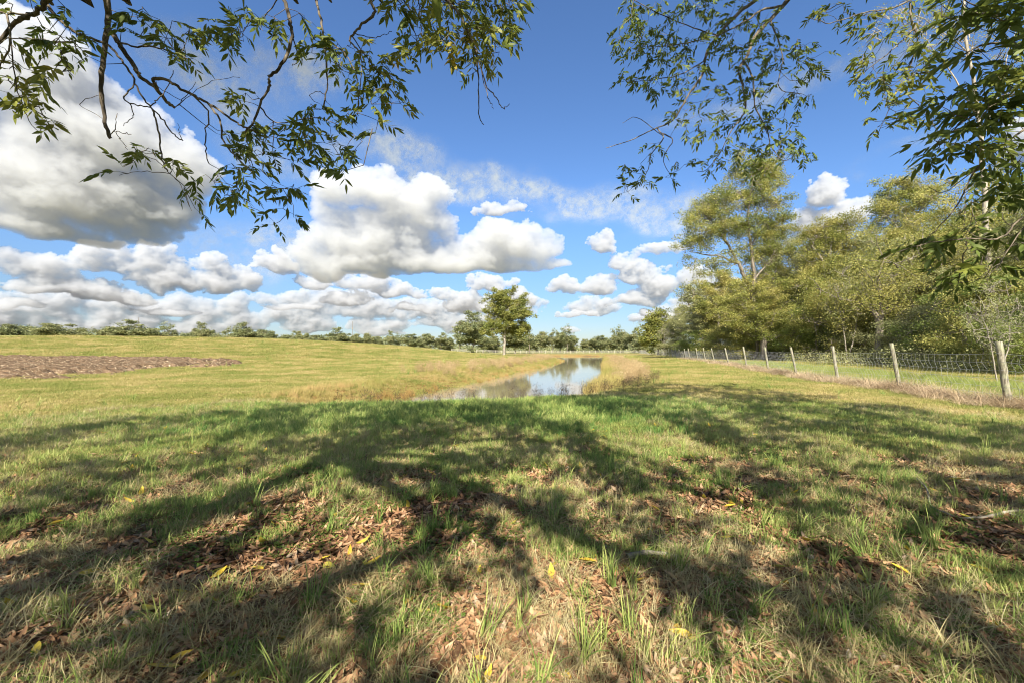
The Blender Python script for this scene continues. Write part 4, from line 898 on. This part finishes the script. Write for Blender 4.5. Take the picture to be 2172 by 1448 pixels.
def sprays(pts, lib, smin, smax, yaws=None, tint=None):
    out = []
    for i, p in enumerate(pts):
        V, Fq, a = lib[int(g5.integers(0, len(lib)))]; s = g5.uniform(smin, smax)
        M = rotm(g5.uniform(0, 6.283) if yaws is None else yaws[i], g5.normal(0.05, .35), g5.normal(0, .3))
        out.append(((V * s) @ M.T + p, Fq, np.clip(a + g5.normal(0, .08), 0, 1)))
    return join(out)
TX, TY = -3.3, -3.9
tree = bpy.data.objects.new('nut_tree', None); COL.objects.link(tree); tO = np.array([TX, TY, H(np.array([TX]), np.array([TY]))[0]]); tree.location = tO
tree['label'] = 'big nut tree standing over the viewer, its leafy boughs hanging into view'; tree['category'] = 'tree'
HUB = np.array([TX + .35, TY + .1, 6.6])
V, Fq = tubes([(np.array([(TX, TY, -.3), (TX, TY, .3), (TX - .03, TY + .02, 2), (TX, TY + .06, 4), HUB, (TX + .3, TY - .3, 8.5), (TX + .4, TY - .6, 11), (TX + .4, TY - 1, 13)]) - tO, np.array([.40, .26, .22, .20, .16, .09, .05, .02]))], 16)
link('trunk', mk('trunk', V, Fq, bark_dark), tree)
CRX = []   # limb nodes for hooking the crown sprays
def curve(pts, n=6):
    """Catmull-Rom through pts"""
    P = np.array(pts, float); P = np.concatenate([2 * P[:1] - P[1:2], P, 2 * P[-1:] - P[-2:-1]]); out = []
    for i in range(1, len(P) - 2):
        for t in np.linspace(0, 1, n, endpoint=False):
            out.append(.5 * (2 * P[i] + (P[i + 1] - P[i - 1]) * t + (2 * P[i - 1] - 5 * P[i] + 4 * P[i + 1] - P[i + 2]) * t * t + (3 * P[i] - P[i - 1] - 3 * P[i + 1] + P[i + 2]) * t ** 3))
    out.append(P[-2]); return np.array(out)
# boughs in view. each: depth, main line widths in px, twigs, leaf clusters (px, py, rx, ry, n, depth)
BOUGH = [
 ('knobbly dead-ended bough hanging down near the top left, with bare twigs', 3.0,
  [([(226,-40),(227,0),(229,48),(221,112),(216,186),(224,261),(235,295)], 13, 7),
   ([(229,55),(242,75),(261,108),(287,145),(298,164),(328,186),(354,216),(371,229)], 11, 6),
   ([(298,164),(324,168),(358,172),(392,194),(425,211),(459,231),(496,257),(522,272),(548,283)], 7, 3),
   ([(425,211),(441,236),(438,283),(436,321),(444,351)], 3.5, 2), ([(446,222),(466,254),(472,295),(496,328),(522,354),(545,384)], 4.5, 2),
   ([(235,295),(243,275),(249,240)], 2.2, 1), ([(235,290),(262,282),(278,287)], 1.6, 1), ([(240,280),(258,300),(270,318)], 1.3, 1),
   ([(230,55),(280,97),(328,101),(366,112),(395,123),(414,138)], 4, 2), ([(150,185),(170,220),(216,252)], 1.2, 1),
   ([(371,229),(392,206),(418,175)], 1.8, 1), ([(371,229),(400,205),(450,172),(508,163)], 1.5, .8), ([(354,216),(338,186),(330,160)], 1.5, .8)],
  [(340,75,80,30,15,3.0),(385,130,30,18,4,3.0),(300,40,50,20,3,3.0),(560,415,90,30,15,3.2),(600,470,38,22,4,3.2),(480,385,60,28,8,3.1),(540,350,60,25,6,3.1),(500,300,50,22,5,3.1),(395,120,22,14,2,3)]),
 ('slender bough slanting from the top left corner down to sparse leaflet sprays', 2.9,
  [([(70,-40),(97,4),(116,34),(138,52),(160,69),(194,82),(231,97),(257,127),(280,160),(298,201),(321,228),(347,257),(369,287),(388,299)], 7, 2.2),
   ([(314,222),(325,239),(336,276),(341,317),(347,351),(358,366)], 4, 2.5), ([(239,179),(261,209),(291,224),(321,224),(336,209),(358,183),(367,149)], 3, 1.4),
   ([(291,224),(283,247),(261,267)], 2, 1.2), ([(388,299),(380,283),(379,263)], 1.5, .8), ([(358,366),(330,340),(280,322)], 1.8, 1), ([(358,366),(385,395),(408,450)], 1.6, .8), ([(358,366),(300,365),(252,372)], 1.5, .8)],
  [(130,70,42,50,9,2.6),(165,130,25,25,2,2.6),(305,330,45,14,5,2.9),(375,360,30,16,3,2.9),(395,400,22,20,3,2.9),(270,368,25,8,2,2.9),(410,440,8,14,1,2.9),(80,-10,50,20,6,2.7)]),
 ('thick crooked branch in the top left corner with hanging leaf sprays', 2.5,
  [([(125,-45),(101,0),(88,19),(56,37),(30,48),(11,75),(-15,110)], 11, 7), ([(56,35),(22,30),(-20,24)], 4, 3), ([(26,52),(22,93),(7,130),(-10,160)], 4, 2), ([(22,93),(34,180),(56,246),(90,293)], 2.5, 1), ([(60,40),(110,90),(150,150)], 2, 1)],
  [(60,170,55,45,9,2.5),(75,245,32,28,5,2.4),(20,110,28,50,6,2.6),(110,120,35,40,5,2.5),(15,200,20,30,3,2.5),(20,20,30,25,3,2.6)]),
 ('crooked branch left of the top middle with sprays on both sides', 3.2,
  [([(596,-40),(604,0),(615,45),(619,78),(597,138),(571,164),(571,186),(552,220),(537,261),(520,280)], 8, 3.5), ([(619,75),(629,110),(630,131),(620,140)], 3, 1.3), ([(604,10),(560,35),(520,60)], 2.5, 1), ([(537,261),(590,262),(680,250),(770,300)], 3, 1), ([(545,270),(580,330),(590,370)], 2, 1)],
  [(510,55,45,42,12,3.2),(490,85,28,28,4,3.2),(560,60,38,32,7,3.2),(650,45,22,28,3,3.2),(505,212,42,16,5,3.1),(610,275,90,30,17,3.2),(560,325,45,25,7,3.2),(690,300,55,28,8,3.2),(725,335,50,25,6,3.2),(640,330,40,25,4,3.2)]),
 ('straight thin branch hanging left of the top middle', 3.2,
  [([(668,-40),(671,0),(683,52),(690,110),(694,179),(686,231)], 6, 3), ([(685,60),(724,108),(746,138),(757,168),(761,224),(759,245)], 3, 1.4), ([(690,192),(672,195),(656,203)], 1.6, 1)],
  [(690,110,30,45,8,3.2),(655,90,22,25,4,3.2),(735,150,28,25,5,3.2),(700,245,55,25,8,3.2),(770,275,35,40,4,3.2),(745,370,18,10,1,3.2)]),
 ('bent branch in the top middle, dipping left then right', 3.2,
  [([(780,-40),(787,0),(793,30),(769,52),(752,70),(742,86),(761,112),(769,142),(761,209)], 7, 1.5), ([(769,95),(785,82),(810,75),(831,68)], 2, 1), ([(745,88),(790,140),(820,180),(830,230)], 2.5, 1)],
  [(760,110,28,22,4,3.2),(785,160,35,28,6,3.2),(820,185,38,42,10,3.2),(840,140,28,25,4,3.2),(845,225,14,20,2,3.2),(795,205,28,28,4,3.2)]),
 ('drooping leafy bough right of the top middle, ending in bare hooked twigs', 3.1,
  [([(935,-40),(948,0),(977,37),(1000,86),(1011,123),(1015,179),(1015,242),(1026,267)], 6, 1.5), ([(1011,123),(1030,175),(1052,209),(1067,231),(1080,220)], 3, 1.2), ([(1022,150),(1033,200),(1042,222),(1046,232)], 1.8, 1),
   ([(888,-30),(888,0),(892,37),(895,93)], 3, 1.5), ([(838,-30),(843,0),(873,56),(895,101),(940,110)], 3, 1.2)],
  [(930,50,85,52,26,3.1),(1045,35,50,42,18,3.0),(960,105,70,35,13,3.1),(1025,110,38,30,8,3.1),(1008,165,20,20,3,3.1),(870,112,30,20,4,3.1),(860,15,40,22,7,3.1),(1085,55,22,18,3,3),(900,10,60,25,8,3.1),(985,15,50,25,9,3.1),(1060,5,50,20,7,3.0)]),
 ('widely forked bough right of the middle, thick with small yellowing sprays', 5.4,
  [([(1660,-45),(1604,0),(1560,34),(1515,86),(1496,123),(1489,160),(1463,198),(1444,231),(1425,257),(1384,276),(1336,298),(1284,315)], 8, 1.2),
   ([(1700,-45),(1671,0),(1642,34),(1601,78),(1586,116),(1567,149),(1574,179),(1582,224),(1574,246),(1548,283),(1530,321)], 9, 1.5), ([(1671,0),(1615,22),(1578,48),(1522,75),(1440,95),(1370,100)], 5, 1),
   ([(1642,40),(1653,93),(1660,130),(1653,186),(1700,200)], 3, 1.2), ([(1588,120),(1597,168),(1601,224),(1627,276),(1634,309)], 4, 1.5), ([(1410,262),(1407,295),(1381,328),(1373,365),(1340,400)], 3, 1),
   ([(1425,257),(1427,298),(1407,336),(1420,370)], 2.5, 1), ([(1530,321),(1500,360),(1480,365)], 2, 1), ([(1496,123),(1440,160),(1380,170),(1330,175)], 2.5, 1), ([(1634,309),(1660,340),(1690,330)], 2, 1), ([(1515,86),(1470,60),(1380,20),(1310,-20)], 2.5, 1), ([(1384,276),(1350,250),(1320,262)], 1.5, .8), ([(1310,60),(1340,20),(1350,-20)], 1.5, .8)],
  [(1340,35,48,45,18,5.4),(1375,95,75,42,32,5.4),(1450,110,95,45,40,5.4),(1345,172,36,22,11,5.4),(1430,180,65,35,24,5.4),(1480,255,65,50,26,5.4),(1560,60,85,50,40,5.4),(1600,130,75,35,24,5.4),(1715,122,38,34,18,5.2),(1640,195,90,40,30,5.4),(1590,250,70,40,20,5.5),(1600,325,90,35,34,5.5),(1685,325,42,38,12,5.4),(1345,375,36,30,9,5.4),(1430,370,28,22,6,5.4),(1385,315,25,15,4,5.4),(1500,355,45,14,6,5.4),(1610,365,55,22,10,5.5),(1440,20,70,25,16,5.3),(1500,10,60,20,10,5.3),(1660,100,45,30,9,5.4),(1330,410,18,14,4,5.4),(1650,260,55,28,10,5.4),(1540,200,45,25,8,5.4),(1530,300,40,22,6,5.4)]),
 ('grey twiggy bough reaching left from the top right corner', 4.3,
  [([(1925,-40),(1930,0),(1934,44),(1947,88),(1930,146),(1925,199)], 4.5, 1.5), ([(1940,60),(1900,100),(1850,140),(1820,165)], 3, 1), ([(1985,-30),(1900,15),(1833,27),(1760,50),(1715,35)], 3.5, 1), ([(1945,88),(1900,200),(1860,290)], 2.5, 1), ([(1925,199),(1960,240),(1990,280)], 2, 1)],
  [(1765,35,42,26,9,4.8),(1880,50,60,45,18,4.3),(1868,145,55,35,18,4.3),(1920,195,55,55,18,4.1),(1880,255,42,35,10,4.2),(1960,120,45,45,12,4),(1960,270,35,30,7,4),(1850,180,35,22,6,4.3),(1960,30,50,35,8,4.2)]),
 ('heavy dark leafy bough filling the upper right edge', 2.9,
  [([(2260,80),(2172,93),(2089,95),(2045,115),(1983,150),(1943,155)], 6, 1.6), ([(2270,150),(2172,190),(2120,217),(2062,247),(1990,300)], 6, 1.6), ([(2260,215),(2172,274),(2115,318),(2067,367),(2027,442),(1974,499)], 5, 1.8),
   ([(2280,430),(2172,460),(2124,504),(2053,508),(1965,517),(1899,537)], 5, 1.3), ([(2053,508),(2040,560),(2030,610)], 2.5, 1), ([(2200,40),(2100,30),(2030,-10)], 4, 2), ([(2067,367),(2010,405),(1965,395)], 2.5, 1), ([(2172,470),(2120,560),(2090,590)], 2.5, 1)],
  [(2080,35,90,42,26,2.5),(2120,125,58,50,16,2.8),(2050,215,70,50,18,2.9),(2125,245,55,60,20,2.8),(2050,305,70,40,16,2.9),(2140,335,45,35,9,2.9),(1990,345,25,18,3,3.3),(2115,420,60,45,11,3.1),(2060,490,45,22,5,3.1),(1985,522,66,16,11,3.1),(2030,590,55,25,10,3.1),(2085,560,40,20,5,3.0),(1935,538,28,8,3,3.1),(2150,190,40,50,10,2.8),(2155,60,35,50,8,2.7),(2150,510,35,35,6,3),(2000,90,40,25,4,3),(2100,380,50,25,6,3)])]
for lab, Zd, lines_px, clus in BOUGH:
    lines = []; nodes = []
    for li_, (pts, w0, w1) in enumerate(lines_px):
        zz = Zd + g5.normal(0, .05); dzz = g5.normal(0, .12)
        pp = [P3(px, py, zz + dzz * k / max(1, len(pts) - 1)) for k, (px, py) in enumerate(pts)]
        if li_ == 0 or pts[0][1] < -15 or pts[0][0] > 2200 :
            pp = [HUB + (0, 0, .4 * li_), (HUB + pp[0]) * .5 + (0, 0, 1.1), pp[0] + (pp[0] - pp[1]) * .6 + (0, -.1, .12)] + pp
            nx = 3
        else:
            nx = 0
            if nodes: # hook the twig onto what is already there
                NP = np.array(nodes); pp[0] = NP[np.argmin(np.linalg.norm(NP - pp[0], axis=1))]
        P = curve(pp, 5); P += g5.normal(0, .0035, P.shape) * (np.arange(len(P)) > nx * 5)[:, None]
        n_in = len(P) - nx * 5; t = np.clip((np.arange(len(P)) - nx * 5) / max(1, n_in - 1), -1, 1)
        d0, d1 = w0 / F * Zd / 2, w1 / F * Zd / 2; rr = np.where(t >= 0, d0 + (d1 - d0) * t, d0 * (1 - t * .6)); rr *= 1 + g5.normal(0, .06, len(rr))
        lines.append((P, np.maximum(rr, .0011))); nodes += list(P[nx * 5:])
    NP = np.array(nodes); allp = []; yaws = []
    for (px, py, rx, ry, n, Z) in clus:
        for _ in range(max(1, int(n * 1.25))):
            a = g5.random() * 6.283; q = math.sqrt(g5.random()); p = P3(px + rx * q * math.cos(a), py - 8 + ry * q * math.sin(a), Z + g5.normal(0, .16))
            allp.append(p)
    allp = np.array(allp)
    # fine twigs: each spray is tied to the nearest wood or an earlier twig
    order = np.argsort([np.min(np.linalg.norm(NP - p, axis=1)) for p in allp])
    tw = []; 
    for k in order:
        p = allp[k]; d_ = np.linalg.norm(NP - p, axis=1); j = int(np.argmin(d_)); L_ = d_[j]; q0 = NP[j]; dirv = (p - q0)
        mid = (q0 + p) / 2 + g5.normal(0, L_ * .08, 3) - (0, 0, L_ * .06); tw.append((np.array([q0, mid, p]), np.array([.0026, .002, .0014]) * (1 if L_ < .3 else 1.4)))
        NP = np.concatenate([NP, mid[None], p[None]]); yaws.append((k, math.atan2(dirv[1], dirv[0]) + g5.normal(0, .7)))
    yy = np.zeros(len(allp)); 
    for k, a in yaws: yy[k] = a
    bv, bf = tubes(lines + tw, 7); bo = link('bough', mk('bough', bv - tO, bf, bark_dark), tree); bo['label'] = lab
    V, Fq, a = sprays(allp, FINE, *((.50, .86) if lab.startswith('heavy') else (.42, .72)), yy); link('leaf_sprays', mk('leaf_sprays', V - tO, Fq, m_pec, dict(rnd=a), smooth=False), bo)
# ---- rest of the crown, above and behind the viewer: it shades the foreground
CO = 1 / math.tan(R(SUN_EL)); sxy = np.array([math.sin(R(SUN_YAW)), math.cos(R(SUN_YAW))])
gaps = [(420,912,100,9,0,1),(400,946,165,13,-2,1),(165,968,95,13,-5,1),(80,1030,95,20,-8,.9),(540,1018,200,26,-4,.75),(300,1065,80,15,0,.5),(825,965,115,28,-5,1),(1015,940,52,12,5,1),(1215,880,85,18,12,1),
        (1370,930,95,38,20,1),(1445,862,95,10,5,1),(1540,905,50,14,10,.8),(830,1135,120,85,25,1),(700,1085,60,20,0,.6),(1190,1150,125,32,22,1),(1240,1330,250,105,5,1),(1500,1350,220,95,18,1),(1040,1400,60,60,0,1),(1300,1250,160,40,15,1),
        (1715,1150,110,24,22,1),(1555,1195,100,20,15,1),(1800,965,105,16,5,.9),(2050,958,115,11,3,.9),(1480,1090,60,18,10,.6),(290,1252,95,14,-15,.9),(120,1330,135,24,-5,1),(400,1245,120,30,-15,.8),(1640,1005,120,11,18,.7),(1340,1050,65,14,18,.7),
        (900,1260,90,40,10,.6),(600,1180,100,22,-10,.5),(760,1330,90,18,-10,.4),(1560,980,60,10,10,.6),(1700,880,80,9,5,.5),(1950,905,90,8,5,.5),(1100,1010,60,12,10,.4),(1900,1110,90,14,15,.45),(250,1180,90,12,-10,.4),(620,1300,70,14,-10,.4)]
def lit_at(px, py):
    m_ = np.zeros(px.shape)
    for cx, cy, rx, ry, an, s in gaps:
        c, s2 = math.cos(R(an)), math.sin(R(an)); dx, dy = px - cx, py - cy; u, v = (dx * c + dy * s2) / rx, (-dx * s2 + dy * c) / ry
        m_ = np.maximum(m_, s * sstep(np.sqrt(u * u + v * v), 1.3, .85))
    return m_
edge_px = [-400, 0, 250, 500, 700, 850, 1000, 1150, 1250, 1300, 1350, 1450, 1600, 1800, 2000, 2172, 2600]; edge_py = [950, 918, 890, 866, 860, 858, 856, 848, 836, 822, 806, 812, 826, 848, 876, 904, 950]
NS = 37000; gx_ = g5.uniform(-16, 17, NS); gy_ = g5.uniform(-7, 18, NS)
hmin = np.maximum(3.5, (.93 * gy_ + 1.4) / 2.24 + .15); hh_ = hmin + g5.uniform(0, 1.9, NS) ** 1.2
vis = gy_ > .9; ppx = CX + F * gx_ / np.maximum(gy_, .5); ppy = HZ + F * EYE / np.maximum(gy_, .5)
lit_m = np.where(vis, lit_at(ppx, ppy), .35)
edg = np.interp(ppx, edge_px, edge_py) + fbm(gx_ * .8, gy_ * .8, 5, 3) * 14
keep = (g5.random(NS) > lit_m * 1.05) & (~vis | (ppy > edg + 2)) & (np.hypot(gx_ - 1, (gy_ - 2) * .75) < 14.5)
keep &= g5.random(NS) < (.62 + 1.9 * fbm(gx_ * 1.3, gy_ * 1.0, 9, 4))
gx_, gy_, hh_ = gx_[keep], gy_[keep], hh_[keep]
cx_, cy_ = gx_ - sxy[0] * CO * hh_, gy_ - sxy[1] * CO * hh_
vz = (hh_ - EYE); inview = (cy_ > 0) & (vz / np.maximum(cy_, .01) < .93)
k = ~inview; pts = np.stack([cx_[k], cy_[k], hh_[k]], -1); print('crown sprays', len(pts))
V, Fq, a = sprays(pts, COARSE, 1.3, 2.0); link('crown', mk('crown', V - tO, Fq, m_pec, dict(rnd=a), smooth=False), tree)
# limbs of that crown, with the shadows they throw; (ground pixel trail, height, radius)
trails = [([(1120,1085),(1261,1158),(1448,1215),(1650,1262),(1861,1345),(2172,1460)], 5.2, .075, .035), ([(1100,935),(1190,950),(1343,1008),(1448,1040),(1700,1105),(2000,1230)], 6.0, .06, .025),
          ([(1120,890),(1300,885),(1600,905),(1900,940),(2172,1010)], 6.8, .04, .015), ([(980,985),(760,1012),(500,1090),(200,1140),(-60,1220)], 6.3, .05, .02), ([(930,1130),(700,1235),(400,1335),(0,1400)], 5.0, .065, .03), ([(930,925),(650,955),(350,985),(0,1000)], 6.7, .04, .015)]
for pts, h, r0, r1 in trails:
    P = []
    for k, (px, py) in enumerate(pts):
        Z = F * EYE / (py - HZ); X = (px - CX) / F * Z; hk = h + .25 * k; P.append((X - sxy[0] * CO * hk, Z - sxy[1] * CO * hk, hk))
    P = curve([HUB + (0, 0, .3), (HUB + np.array(P[0])) / 2 + (0, 0, .3)] + P, 4); V, Fq = tubes([(P - tO, np.linspace(r0 * 1.6, r1, len(P)))], 8); link('limb', mk('limb', V, Fq, bark_dark), tree)
# ---------------------------------------------------------------- fallen sticks
def stick(name, pts_px, rad_, lab, m_, twigs=()):
    def gp(px, py, dz): Z = F * EYE / (py - HZ); X = (px - CX) / F * Z; return np.array([X, Z, H(np.array([X]), np.array([Z]))[0] + dz])
    o0 = gp(pts_px[0][0], pts_px[0][1], 0); L1 = []
    for tp, r_ in [(pts_px, rad_)] + list(twigs):
        P = curve([gp(*q) for q in tp], 4) - o0; P += g5.normal(0, .003, P.shape); L1.append((P, np.linspace(r_, r_ * .45, len(P)) * (1 + g5.normal(0, .07, len(P)))))
    V, Fq = tubes(L1, 8); o = link(name, mk(name, V, Fq, m_)); o.location = o0; o['label'] = lab; o['category'] = 'stick'
stick('fallen_stick', [(1330,1192,.045),(1380,1187,.055),(1440,1194,.045)], .021, 'stubby pale stick with peeling bark lying in the shade right of centre', bark_pale)
stick('fallen_branch', [(2200,1088,.05),(2130,1098,.04),(2080,1106,.03),(2030,1104,.03),(1975,1085,.05)], .014, 'long pale fallen branch in the grass at the right edge', bark_pale, [([(2135,1098,.04),(2172,1106,.03),(2210,1112,.02)], .007), ([(1975,1085,.02),(1965,1050,.06),(1945,1032,.09)], .009)])
stick('fallen_twig', [(1300,1184,.02),(1335,1205,.02),(1365,1240,.015)], .005, 'thin grey twig lying below the stubby pale stick', bark_grey)
stick('fallen_twig', [(2010,1015,.03),(2050,1022,.03),(2130,1026,.03)], .006, 'thin pale twig in the shade above the long fallen branch', bark_pale)
